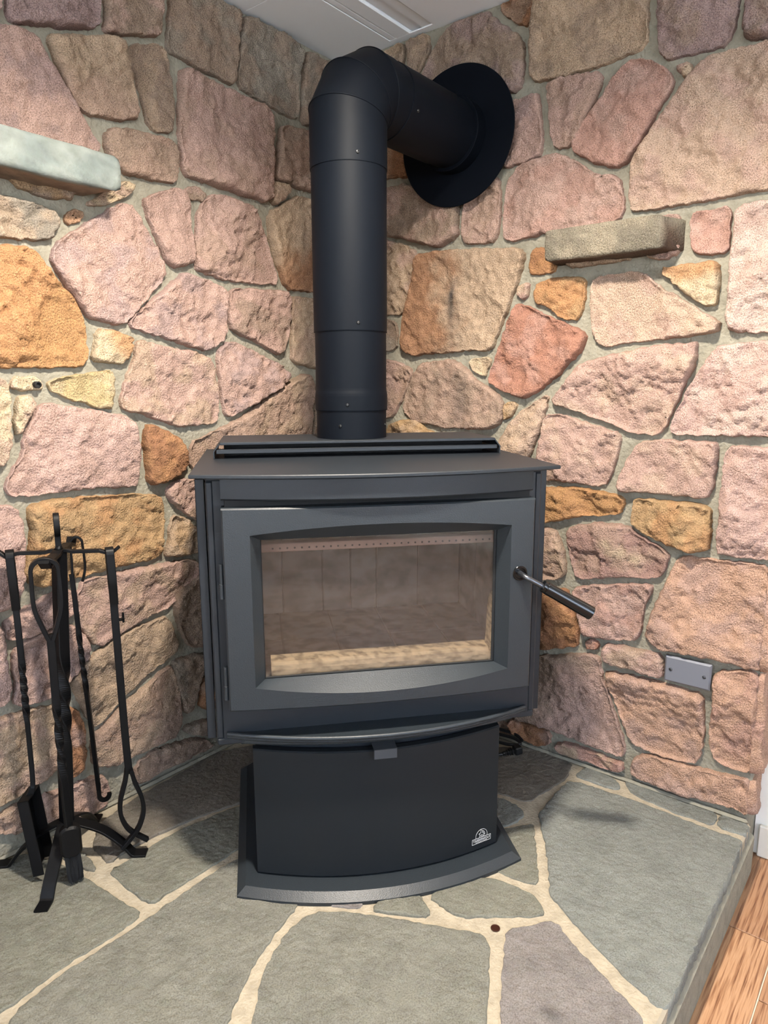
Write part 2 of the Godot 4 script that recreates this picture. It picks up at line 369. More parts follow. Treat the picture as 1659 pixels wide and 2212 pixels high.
# a flat polygon (anticlockwise in u, v) given depth along w; t maps (u, v, w) to space; bevelled front rim
func prism(st: SurfaceTool, poly: PackedVector2Array, w0: float, w1: float, bevel: float, t: Transform3D, both := false) -> void:
	var n := poly.size()
	var inner := inset(poly, bevel)
	var tris := Geometry2D.triangulate_polygon(inner)
	for k in range(0, tris.size(), 3):
		var a := inner[tris[k]]
		var b := inner[tris[k + 1]]
		var c := inner[tris[k + 2]]
		if (b - a).cross(c - a) < 0:
			var s := b
			b = c
			c = s
		tri(st, t * Vector3(a.x, a.y, w1), t * Vector3(b.x, b.y, w1), t * Vector3(c.x, c.y, w1))
		if both:
			tri(st, t * Vector3(a.x, a.y, w0), t * Vector3(c.x, c.y, w0), t * Vector3(b.x, b.y, w0))
	if not both:
		var tr2 := Geometry2D.triangulate_polygon(poly)
		for k in range(0, tr2.size(), 3):
			var a := poly[tr2[k]]
			var b := poly[tr2[k + 1]]
			var c := poly[tr2[k + 2]]
			if (b - a).cross(c - a) < 0:
				var s := b
				b = c
				c = s
			tri(st, t * Vector3(a.x, a.y, w0), t * Vector3(c.x, c.y, w0), t * Vector3(b.x, b.y, w0))
	for i in n:
		var j := (i + 1) % n
		var a0 := Vector3(poly[i].x, poly[i].y, w0)
		var b0 := Vector3(poly[j].x, poly[j].y, w0)
		var a1 := Vector3(poly[i].x, poly[i].y, w1 - bevel)
		var b1 := Vector3(poly[j].x, poly[j].y, w1 - bevel)
		if both:
			a0 = Vector3(poly[i].x, poly[i].y, w0 + bevel)
			b0 = Vector3(poly[j].x, poly[j].y, w0 + bevel)
			quad(st, t * Vector3(inner[i].x, inner[i].y, w0), t * Vector3(inner[j].x, inner[j].y, w0), t * b0, t * a0)
		quad(st, t * a0, t * b0, t * b1, t * a1)
		quad(st, t * a1, t * b1, t * Vector3(inner[j].x, inner[j].y, w1), t * Vector3(inner[i].x, inner[i].y, w1))


func inset(poly: PackedVector2Array, by: float) -> PackedVector2Array:
	var out := PackedVector2Array()
	var n := poly.size()
	for i in n:
		var d0 := (poly[i] - poly[(i + n - 1) % n]).normalized()
		var d1 := (poly[(i + 1) % n] - poly[i]).normalized()
		var n0 := Vector2(-d0.y, d0.x)
		var n1 := Vector2(-d1.y, d1.x)
		var m := (n0 + n1).normalized()
		out.append(poly[i] + m * by / maxf(0.4, m.dot(n0)))
	return out


# maps (u, v, w) = (x, z, y): plates seen from above. u to +x, v to -z keeps the turn, so polygons are given as (x, -z)
func lying() -> Transform3D:
	return Transform3D(Basis(Vector3(1, 0, 0), Vector3(0, 0, -1), Vector3(0, 1, 0)), Vector3.ZERO)


# plan outline with a bowed front: from the back left, anticlockwise in (x, -z)
func bowed(half: float, back: float, side: float, front: float, n := 24, cut := 0.0, half_back := -1.0) -> PackedVector2Array:
	var p := PackedVector2Array()
	var hb := half if half_back < 0 else half_back
	if cut > 0:
		p.append(Vector2(-hb + cut, -back))
		p.append(Vector2(-hb, -back - cut))
	else:
		p.append(Vector2(-hb, -back))
	for i in n + 1:
		var s := -1.0 + 2.0 * i / n
		p.append(Vector2(s * half, -(side + (front - side) * (1.0 - s * s))))
	if cut > 0:
		p.append(Vector2(hb, -back - cut))
		p.append(Vector2(hb - cut, -back))
	else:
		p.append(Vector2(hb, -back))
	return p


# a profile carried along a path; prof is a closed outline (anticlockwise) across the path, twist in radians at each point
func sweep(st: SurfaceTool, path: PackedVector3Array, prof: PackedVector2Array, up: Vector3, twist := PackedFloat32Array(), smooth := false, grow := PackedFloat32Array(), close := false) -> void:
	var rings := []
	var n := path.size()
	for i in n:
		var a := path[maxi(i - 1, 0)]
		var b := path[mini(i + 1, n - 1)]
		if close:
			a = path[(i + n - 1) % n]
			b = path[(i + 1) % n]
		var d := (b - a).normalized()
		var side := d.cross(up)
		if side.length() < 0.05:
			side = d.cross(Vector3(0.31, 0.2, 0.93))
		side = side.normalized()
		var v := side.cross(d).normalized()
		var tw := twist[i] if twist.size() else 0.0
		var k := grow[i] if grow.size() else 1.0
		var ring := PackedVector3Array()
		for q in prof:
			var r := q.rotated(tw) * k
			ring.append(path[i] + side * r.x + v * r.y)
		rings.append(ring)
	if smooth:
		st.set_smooth_group(0)
	var m := prof.size()
	for i in (n if close else n - 1):
		var r0: PackedVector3Array = rings[i]
		var r1: PackedVector3Array = rings[(i + 1) % n]
		for j in m:
			var k := (j + 1) % m
			quad(st, r0[j], r0[k], r1[k], r1[j])
	st.set_smooth_group(-1)
	if not close:
		var ra: PackedVector3Array = rings[0]
		var rb: PackedVector3Array = rings[n - 1]
		for j in range(1, m - 1):
			tri(st, ra[0], ra[j + 1], ra[j])
			tri(st, rb[0], rb[j], rb[j + 1])


func circle(r: float, n := 12) -> PackedVector2Array:
	var p := PackedVector2Array()
	for i in n:
		p.append(Vector2.from_angle(TAU * i / n) * r)
	return p


func rect(w: float, h: float, b := 0.0012) -> PackedVector2Array:
	var x := w / 2
	var y := h / 2
	return PackedVector2Array([Vector2(-x + b, -y), Vector2(x - b, -y), Vector2(x, -y + b), Vector2(x, y - b), Vector2(x - b, y), Vector2(-x + b, y), Vector2(-x, y - b), Vector2(-x, -y + b)])


func spline(pts: Array, step := 0.008) -> PackedVector3Array:
	var c := Curve3D.new()
	c.bake_interval = step
	for i in pts.size():
		var t: Vector3 = (pts[mini(i + 1, pts.size() - 1)] - pts[maxi(i - 1, 0)]) / 6.0
		c.add_point(pts[i], -t, t)
	return c.get_baked_points()


# a turned shape: profile of (radius, along) pairs round axis dir from at
func lathe(st: SurfaceTool, prof: PackedVector2Array, at: Vector3, dir: Vector3, n := 48) -> void:
	var d := dir.normalized()
	var u := d.cross(Vector3(0.3, 0.5, 0.8) if absf(d.y) > 0.5 else Vector3.UP).normalized()
	var v := d.cross(u)
	for i in prof.size() - 1:
		for k in n:
			var a := TAU * k / n
			var b := TAU * (k + 1) / n
			var ca := u * cos(a) + v * sin(a)
			var cb := u * cos(b) + v * sin(b)
			var p := at + ca * prof[i].x + d * prof[i].y
			var q := at + cb * prof[i].x + d * prof[i].y
			var p2 := at + ca * prof[i + 1].x + d * prof[i + 1].y
			var q2 := at + cb * prof[i + 1].x + d * prof[i + 1].y
			st.set_smooth_group(i + 1)
			if prof[i].x < 1e-5:
				tri(st, p, q2, p2)
			elif prof[i + 1].x < 1e-5:
				tri(st, p, q, p2)
			else:
				quad(st, p, q, q2, p2)
	st.set_smooth_group(-1)


func screw_mesh(r := 0.004) -> ArrayMesh:
	var st := new_st()
	lathe(st, PackedVector2Array([Vector2(r, -0.002), Vector2(r, 0.0008), Vector2(r * 0.75, 0.0022), Vector2(r * 0.42, 0.0026), Vector2(r * 0.34, 0.001), Vector2(0, 0.001)]), Vector3.ZERO, Vector3(0, 0, 1), 14)
	return done(st)


# ------------------------------------------------------------------ materials
func noise_tex(size: int, freq: float, octaves: int, ramp: Array, seed_: int, kind := FastNoiseLite.TYPE_SIMPLEX_SMOOTH, fractal := FastNoiseLite.FRACTAL_FBM) -> NoiseTexture2D:
	var n := FastNoiseLite.new()
	n.noise_type = kind
	n.fractal_type = fractal
	n.frequency = freq
	n.fractal_octaves = octaves
	n.seed = seed_
	var t := NoiseTexture2D.new()
	t.width = size
	t.height = size
	t.seamless = true
	t.noise = n
	if ramp.size():
		var g := Gradient.new()
		g.offsets = PackedFloat32Array()
		g.colors = PackedColorArray()
		for r in ramp:
			g.add_point(r[0], r[1])
		while g.get_point_count() > ramp.size():
			g.remove_point(0)
		t.color_ramp = g
	return t


func mat(called: String, c: Color, rough := 0.8, metal := 0.0, spec := 0.5) -> StandardMaterial3D:
	var m := StandardMaterial3D.new()
	m.resource_name = called
	m.albedo_color = c
	m.roughness = rough
	m.metallic = metal
	m.metallic_specular = spec
	mats[called] = m
	return m


func triplanar(m: StandardMaterial3D, per_metre: float, world := true) -> void:
	m.uv1_triplanar = true
	m.uv1_world_triplanar = world
	m.uv1_scale = Vector3.ONE * per_metre


func grey(v: float) -> Color:
	return Color(v, v, v)


func make_materials() -> void:
	var grain := noise_tex(1024, 0.09, 4, [[0.0, grey(0.45)], [0.30, grey(0.74)], [0.5, grey(0.90)], [0.66, grey(0.98)], [1.0, grey(1.0)]], 11)
	var rough := noise_tex(1024, 0.045, 5, [], 12)
	var fine := noise_tex(512, 0.05, 4, [], 13)
	var blotch := noise_tex(512, 0.012, 4, [[0.0, grey(0.86)], [0.5, grey(0.95)], [1.0, grey(1.0)]], 14)
	var m := mat("stone", Color.WHITE, 0.92, 0.0, 0.35)
	m.vertex_color_use_as_albedo = true
	m.albedo_texture = grain
	m.heightmap_enabled = true
	m.heightmap_texture = rough
	m.heightmap_scale = 0.30
	triplanar(m, 3.0)
	m = mat("mortar", Color(0.535, 0.52, 0.465), 0.95, 0.0, 0.3)
	m.albedo_texture = blotch
	m.heightmap_enabled = true
	m.heightmap_texture = fine
	m.heightmap_scale = 0.25
	triplanar(m, 3.0)
	m = mat("grout", Color(0.645, 0.605, 0.53), 0.95, 0.0, 0.3)
	m.albedo_texture = blotch
	m.heightmap_enabled = true
	m.heightmap_texture = fine
	m.heightmap_scale = 0.18
	triplanar(m, 4.0)
	m = mat("slate", Color.WHITE, 0.78, 0.0, 0.4)
	m.vertex_color_use_as_albedo = true
	m.albedo_texture = noise_tex(1024, 0.085, 4, [[0.0, grey(0.66)], [0.35, grey(0.86)], [0.6, grey(0.95)], [1.0, grey(1.0)]], 15)
	m.heightmap_enabled = true
	m.heightmap_texture = noise_tex(1024, 0.018, 6, [], 16)
	m.heightmap_scale = 0.34
	triplanar(m, 2.6)
	m = mat("ledge_stone", Color.WHITE, 0.85, 0.0, 0.35)
	m.vertex_color_use_as_albedo = true
	m.albedo_texture = blotch
	m.heightmap_enabled = true
	m.heightmap_texture = fine
	m.heightmap_scale = 0.1
	triplanar(m, 4.0)
	var cast := noise_tex(512, 0.12, 2, [], 17)
	m = mat("stove_paint", Color(0.112, 0.131, 0.152), 0.46, 0.0, 0.42)
	m.heightmap_enabled = true
	m.heightmap_texture = cast
	m.heightmap_scale = 0.012
	triplanar(m, 6.0)
	m = mat("cast_paint", Color(0.130, 0.153, 0.172), 0.42, 0.0, 0.46)
	m.heightmap_enabled = true
	m.heightmap_texture = cast
	m.heightmap_scale = 0.03
	triplanar(m, 6.0)
	mat("pipe_paint", Color(0.030, 0.048, 0.074), 0.56, 0.0, 0.22)
	mat("flange_paint", Color(0.028, 0.043, 0.068), 0.6, 0.0, 0.16)
	mat("pedestal_shaded_paint", Color(0.082, 0.098, 0.113), 0.5, 0.0, 0.36)  # stove paint made darker: shade on the pedestal door put into the colour
	mat("tab_grey", Color(0.25, 0.26, 0.275), 0.5, 0.0, 0.4)
	mat("steel", Color(0.36, 0.37, 0.39), 0.32, 0.9)
	mat("screw_black", Color(0.06, 0.065, 0.07), 0.4, 0.0)
	mat("grip", Color(0.025, 0.03, 0.04), 0.16, 0.0, 0.5)
	mat("iron", Color(0.028, 0.031, 0.038), 0.45, 0.0, 0.3)
	mat("bristle", Color(0.06, 0.065, 0.075), 0.7)
	mat("leather", Color(0.035, 0.033, 0.035), 0.5, 0.0, 0.3)
	mat("rubber", Color(0.055, 0.06, 0.065), 0.45)
	mat("dark", Color(0.03, 0.032, 0.035), 0.8)
	m = mat("firebrick", Color.WHITE, 0.95, 0.0, 0.2)
	m.albedo_color = Color(0.54, 0.515, 0.485)
	m.albedo_texture = noise_tex(1024, 0.006, 7, [[0.0, grey(0.5)], [0.40, grey(0.74)], [0.6, grey(0.92)], [1.0, grey(1.0)]], 18)
	triplanar(m, 2.4)
	m = mat("pale_brick", Color(0.80, 0.70, 0.56), 0.95, 0.0, 0.2)
	m.albedo_texture = noise_tex(1024, 0.012, 7, [[0.0, grey(0.42)], [0.30, grey(0.68)], [0.5, grey(0.9)], [1.0, grey(1.0)]], 19)
	triplanar(m, 3.0)
	m.uv1_scale = Vector3(2.0, 5.0, 3.0)
	m = mat("air_tube", Color(0.68, 0.56, 0.51), 0.8, 0.1, 0.3)
	m.albedo_texture = blotch
	triplanar(m, 6.0)
	m = mat("soot_steel", Color(0.25, 0.235, 0.22), 0.8)
	m = mat("stove_glass", Color(0.34, 0.305, 0.275, 0.20), 0.05, 0.0, 0.5)
	m.transparency = BaseMaterial3D.TRANSPARENCY_ALPHA
	m = mat("window_glass", Color(0.9, 0.95, 1.0, 0.04), 0.02)
	m.transparency = BaseMaterial3D.TRANSPARENCY_ALPHA
	m = mat("ceiling_white", Color(0.885, 0.91, 0.93), 0.7, 0.0, 0.3)
	m = mat("wall_white", Color(0.92, 0.90, 0.86), 0.85, 0.0, 0.3)
	m = mat("trim_white", Color(0.88, 0.85, 0.79), 0.6)
	m = mat("plate_grey", Color(0.42, 0.43, 0.46), 0.5, 0.2, 0.4)
	m = mat("logo_silver", Color(0.78, 0.79, 0.80), 0.45, 0.2)
	m = mat("coin_brown", Color(0.27, 0.15, 0.11), 0.4, 0.6)
	m = mat("lamp", Color(1, 1, 1), 0.5)
	m.emission_enabled = true
	m.emission = Color(1.0, 0.93, 0.82)
	m.emission_energy_multiplier = 3.0
	for k in 3:
		m = mat("wood_tile_%d" % k, [Color(0.66, 0.525, 0.41), Color(0.61, 0.475, 0.37), Color(0.70, 0.56, 0.44)][k], 0.45, 0.0, 0.45)
		m.albedo_texture = noise_tex(1024, 0.012, 6, [[0.0, Color(0.46, 0.37, 0.32)], [0.22, Color(0.72, 0.63, 0.57)], [0.42, Color(0.88, 0.83, 0.78)], [0.6, Color(1, 0.98, 0.95)], [1.0, Color(0.88, 0.82, 0.76)]], 30 + k)
		m.uv1_triplanar = true
		m.uv1_world_triplanar = false
		m.uv1_scale = Vector3(11.0, 11.0, 0.42)
		m.uv1_offset = Vector3(0.37 * k, 0, 0.21 * k)
	m = mat("floor_grout", Color(0.80, 0.76, 0.70), 0.9)
	n_low.seed = 3
	n_low.frequency = 7.0
	n_low.fractal_octaves = 3
	n_mid.seed = 4
	n_mid.frequency = 34.0
	n_mid.fractal_octaves = 3
	n_ridge.seed = 5
	n_ridge.frequency = 11.0
	n_ridge.fractal_type = FastNoiseLite.FRACTAL_RIDGED
	n_ridge.fractal_octaves = 3
	n_step.seed = 8
	n_step.frequency = 3.6
	n_step.fractal_octaves = 3
	n_step.domain_warp_enabled = true
	n_step.domain_warp_amplitude = 0.05
	n_step.domain_warp_frequency = 9.0
	n_col.seed = 6
	n_col.frequency = 9.0
	n_col.fractal_octaves = 4


func lin(called: String) -> Color:
	var c: Array = TINT[called]
	var k := Color(c[0], c[1], c[2])
	var g := k.get_luminance()
	if called.begins_with("slate"):
		return k.lerp(Color(g, g, g), 0.1).srgb_to_linear()
	k = k.lerp(Color(g, g, g), 0.24)
	return Color(k.r * 1.03, k.g * 1.035, k.b * 1.01).srgb_to_linear()


# ------------------------------------------------------------------ stones
# A stone from its outline (metres, anticlockwise, x right, y up, face towards +z): a rough split face that rounds over to sides which run back to z = back.
func stone_mesh(outline: PackedVector2Array, seed_: int, ca: Color, cb: Color, thick: float, rough: float, back: float, step: float, toward := Vector2.ZERO, stains := [], grow := 0.0028) -> ArrayMesh:
	var rng := RandomNumberGenerator.new()
	rng.seed = seed_
	var off := Vector2(rng.randf_range(-40, 40), rng.randf_range(-40, 40))
	# round the corners, then even steps with a ragged line
	var soft := PackedVector2Array()
	var n := outline.size()
	for i in n:
		var a := outline[i]
		var b := outline[(i + 1) % n]
		var cut := minf(0.22, 0.012 / maxf((b - a).length(), 0.001))
		soft.append(a.lerp(b, cut))
		soft.append(a.lerp(b, 1.0 - cut))
	var rim := PackedVector2Array()
	n = soft.size()
	for i in n:
		var a := soft[i]
		var b := soft[(i + 1) % n]
		var k := maxi(1, int(ceil((b - a).length() / step)))
		for j in k:
			rim.append(a.lerp(b, float(j) / k))
	var mid := Vector2.ZERO
	var area := 0.0
	n = rim.size()
	rim = inset(rim, -grow)
	for i in n:
		var a := rim[i]
		var b := rim[(i + 1) % n]
		var c := a.cross(b)
		area += c
		mid += (a + b) * c
	mid /= 3.0 * area
	var far := 0.0
	for i in n:
		var q := rim[i] + off
		rim[i] += Vector2(n_mid.get_noise_2d(q.x, q.y), n_mid.get_noise_2d(q.x + 9.1, q.y)) * 0.005
		far = maxf(far, (rim[i] - mid).length())
	# rows of points in from the rim, then a loose grid over the face; small stones are rows all the way
	var cuts := [0.0, 0.0012, 0.0035, 0.007, 0.012]
	var near := 9.0
	for q in rim:
		near = minf(near, (q - mid).length())
	var grid := near > 0.022
	if not grid:
		var at := 0.012 + step
		while at < far - step * 0.5:
			cuts.append(at)
			at += step
	var tilt := Vector2(rng.randf_range(-1, 1), rng.randf_range(-1, 1)) * 0.05
	var round_ := minf(0.0075, thick * 0.6)
	var face := rng.randf_range(0.6, 1.2)
	var flat := PackedVector2Array()
	var inward := PackedFloat32Array()
	var nr := cuts.size()
	var rows := nr if grid else nr + 1
	for r in rows:
		for i in n:
			var d := rim[i] - mid
			var len_ := d.length()
			var s := 0.0
			if r < nr:
				s = maxf(0.0, 1.0 - cuts[r] / far * (1.0 if r > 4 else far / maxf(len_, 0.004)))
				if r > 4:
					s = minf(s, 1.0 - 0.013 / maxf(len_, 0.02))
					s = maxf(s, 0.0)
			flat.append(mid + d * s)
			inward.append((1.0 - s) * len_)
	var idx := PackedInt32Array()
	for r in rows - 1:
		for i in n:
			var j := (i + 1) % n
			var a := r * n + i
			var b := r * n + j
			var c := (r + 1) * n + j
			var d := (r + 1) * n + i
			idx.append_array([a, c, b, a, d, c])
	if grid:
		var first := (nr - 1) * n
		var inner := flat.slice(first, first + n)
		var safe := inset(inner, step * 0.5)
		var lo := Vector2(9, 9)
		var hi := Vector2(-9, -9)
		for q in inner:
			lo = lo.min(q)
			hi = hi.max(q)
		var pts := inner.duplicate()
		var y := lo.y
		var odd := 0.0
		while y < hi.y:
			var x := lo.x + odd
			while x < hi.x:
				var q := Vector2(x + rng.randf_range(-0.22, 0.22) * step, y + rng.randf_range(-0.22, 0.22) * step)
				if Geometry2D.is_point_in_polygon(q, safe):
					pts.append(q)
					flat.append(q)
					inward.append(0.02)
				x += step
			odd = step * 0.5 - odd
			y += step * 0.87
		var del := Geometry2D.triangulate_delaunay(pts)
		for k in range(0, del.size(), 3):
			var a := pts[del[k]]
			var b := pts[del[k + 1]]
			var c := pts[del[k + 2]]
			if not Geometry2D.is_point_in_polygon((a + b + c) / 3.0, inner):
				continue
			if (b - a).cross(c - a) > 0:
				idx.append_array([first + del[k], first + del[k + 2], first + del[k + 1]])
			else:
				idx.append_array([first + del[k], first + del[k + 1], first + del[k + 2]])
	var verts := PackedVector3Array()
	var cols := PackedColorArray()
	for k in flat.size():
		var p := flat[k]
		var t := clampf(inward[k] / round_, 0.0, 1.0)
		var q := p + off
		var h := thick * (0.62 + 0.38 * sqrt(1.0 - (1.0 - t) * (1.0 - t)))
		var lo := n_low.get_noise_2d(q.x, q.y)
		var rd := n_ridge.get_noise_2d(q.x, q.y * 1.25)
		var md := n_mid.get_noise_2d(q.x, q.y)
		var sp := (n_step.get_noise_2d(q.x, q.y) + 0.07 * md) * 3.6
		var fl := floorf(sp)
		var ledge := (fl + smoothstep(0.45, 0.56, sp - fl)) * 0.0085 * face
		h += t * rough * (lo * 0.007 + ledge + maxf(0.0, rd - 0.3) * -0.007 * face) + (0.3 + 0.7 * t) * rough * md * 0.0034
		h += t * rough * tilt.dot(p - mid)
		verts.append(Vector3(p.x, p.y, maxf(h, 0.003)))
		var w := smoothstep(-0.12, 0.32, n_col.get_noise_2d(q.x, q.y) + 0.08 * lo) * 0.65
		if toward != Vector2.ZERO:
			w = smoothstep(-0.25, 0.25, toward.dot(p - mid) / far + 0.35 * n_col.get_noise_2d(q.x, q.y) - 0.12) * 0.85
		var c := ca.lerp(cb, w)
		for sn in stains:
			var e := Vector2((p.x - sn[0]) / sn[2], (p.y - sn[1]) / sn[3]).length_squared() * (1.0 + 0.8 * md)
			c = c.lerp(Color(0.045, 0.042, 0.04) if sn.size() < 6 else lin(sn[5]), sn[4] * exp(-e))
		var sh := 1.0 + 0.20 * n_col.get_noise_2d(q.x * 3.1 + 5.0, q.y * 3.1) + 0.06 * md
		cols.append(Color(c.r * sh, c.g * sh, c.b * sh))
	# the sides
	var base := verts.size()
	for i in n:
		var d := (rim[i] - mid).normalized() * 0.0015
		verts.append(Vector3(rim[i].x + d.x, rim[i].y + d.y, back))
		cols.append(cols[i])
	for i in n:
		var j := (i + 1) % n
		idx.append_array([base + i, j, base + j, base + i, i, j])
	var arrays := []
	arrays.resize(Mesh.ARRAY_MAX)
	arrays[Mesh.ARRAY_VERTEX] = verts
	arrays[Mesh.ARRAY_COLOR] = cols
	arrays[Mesh.ARRAY_INDEX] = idx
	var st := SurfaceTool.new()
	st.create_from_arrays(arrays)
	st.generate_normals()
	return st.commit()


func lay_stones(wall: Node3D, list: Array, flip: bool, seed0: int) -> void:
	var rng := RandomNumberGenerator.new()
	rng.seed = seed0
	for k in list.size():
		var row: Array = list[k]
		var nums: Array = row[2]
		var p := PackedVector2Array()
		var c := Vector2.ZERO
		for i in range(0, nums.size(), 2):
			p.append(Vector2(nums[i] * (-0.001 if flip else 0.001), nums[i + 1] * 0.001))
		if flip:
			p.reverse()
		for q in p:
			c += q / p.size()
		for i in p.size():
			p[i] -= c
		var big := 0.0
		for q in p:
			big = maxf(big, q.length())
		var thick := rng.randf_range(0.016, 0.026) * (0.7 if big < 0.05 else 1.0)
		var toward := Vector2.ZERO
		if row.size() > 3:
			toward = Vector2.from_angle(deg_to_rad(row[3]))
		var marks := []
		for sn in SOOT:
			if not flip and Vector2(sn[0] - c.x, sn[1] - c.y).length() < 0.3:
				var mk: Array = sn.duplicate()
				mk[0] -= c.x
				mk[1] -= c.y
				marks.append(mk)
		var o := obj("stone", stone_mesh(p, seed0 + k, lin(row[0]), lin(row[1]), thick, 1.0 if big > 0.05 else 0.5, -0.006, 0.0064, toward, marks), mats.stone, wall)
		o.position = Vector3(c.x, c.y, 0)


func build_walls() -> void:
	# local x runs along the wall, local z out of it
	var left := struct_root("wall_left", "left wall of irregular pink and tan field stones in grey mortar", "stone wall", Vector3.ZERO, Basis(Vector3(0, 0, -1), Vector3.UP, Vector3(1, 0, 0)))
	obj("mortar", box_mesh(Vector3(-2.2, FLOOR, -0.14), Vector3(0.14, CEILING + 0.02, 0.0), 0.0), mats.mortar, left)
	lay_stones(left, left_stones, true, 100)
	var sh := new_st()
	lathe(sh, PackedVector2Array([Vector2(0.0075, -0.02), Vector2(0.0078, 0.006), Vector2(0.0052, 0.0065), Vector2(0.0046, 0.001), Vector2(0, 0.001)]), Vector3.ZERO, Vector3(0, 0, 1), 18)
	var hole := obj("black_sleeve", done(sh), mats.dark, left)
	hole.position = Vector3(-1.0810, 1.1177, 0.016)
	hole.set_meta("label", "small black sleeve set in a little stone")
	var right := struct_root("wall_right", "right wall of irregular pink and tan field stones in grey mortar", "stone wall")
	obj("mortar", box_mesh(Vector3(0.0, FLOOR, -0.14), Vector3(1.368, CEILING + 0.02, 0.0), 0.004), mats.mortar, right)
	lay_stones(right, right_stones, false, 500)
	# the stones that turn the free end of the right wall
	var k := 0
	for row in right_stones:
		var nums: Array = row[2]
		var x1 := 0
		var y0 := 99999
		var y1 := -99999
		for i in range(0, nums.size(), 2):
			x1 = maxi(x1, nums[i])
			if nums[i] > 1290:
				y0 = mini(y0, nums[i + 1])
				y1 = maxi(y1, nums[i + 1])
		if x1 < 1345 or y1 - y0 < 60:
			continue
		var h := (y1 - y0) * 0.0005
		var p := PackedVector2Array([Vector2(-0.045, -h), Vector2(0.04, -h + 0.004), Vector2(0.042, h), Vector2(-0.043, h - 0.005)])
		var o := obj("end_stone", stone_mesh(p, 900 + k, lin(row[0]), lin(row[1]), 0.014, 0.5, -0.004, 0.0085), mats.stone, right)
		o.transform = Transform3D(Basis(Vector3(0, 0, -1), Vector3.UP, Vector3(1, 0, 0)), Vector3(1.366, (y0 + y1) * 0.0005, -0.033))
		k += 1


func build_hearth() -> void:
	var h := struct_root("hearth", "raised hearth of irregular grey green flagstones with cream mortar joints", "hearth")
	obj("mortar_bed", box_mesh(Vector3(0.0, FLOOR - 0.05, 0.0), Vector3(1.376, 0.0, 1.80), 0.006), mats.grout, h)
	obj("mortar_skirt", box_mesh(Vector3(1.3, FLOOR - 0.02, -0.02), Vector3(1.385, -0.03, 1.80), 0.01), mats.mortar, h)
	for w in [[Vector3(0.004, 0, 0.0), Vector3(0.016, 0.012, 1.8)], [Vector3(0.0, 0, 0.004), Vector3(1.37, 0.012, 0.016)]]:
		obj("mortar_fillet", box_mesh(w[0], w[1], 0.008), mats.mortar, h)
	for k in flagstones.size():
		var row: Array = flagstones[k]
		var nums: Array = row[2]
		var p := PackedVector2Array()
		var c := Vector2.ZERO
		for i in range(0, nums.size(), 2):
			p.append(Vector2(nums[i] * 0.001, -nums[i + 1] * 0.001))
		var ar := 0.0
		for i in p.size():
			ar += p[i].cross(p[(i + 1) % p.size()])
		if ar < 0:
			p.reverse()
		for q in p:
			c += q / p.size()
		for i in p.size():
			p[i] -= c
		var spots := []
		for sp in [[1.217, 0.837, 0.016, 0.013, 0.75], [0.831, 1.011, 0.007, 0.004, 0.9], [1.281, 0.448, 0.005, 0.004, 0.7], [0.545, 1.03, 0.002, 0.002, 0.9]]:
			spots.append([sp[0] - c.x, -sp[1] - c.y, sp[2], sp[3], sp[4]])
		var dark := lin(row[0]) * 0.84
		var o := obj("flagstone", stone_mesh(p, 1400 + k, lin(row[0]), dark, 0.0045, 0.16, -0.03, 0.012, Vector2.ZERO, spots, -0.0008), mats.slate, h)
		o.transform = Transform3D(Basis(Vector3(1, 0, 0), Vector3(0, 0, -1), Vector3(0, 1, 0)), Vector3(c.x, 0, -c.y))


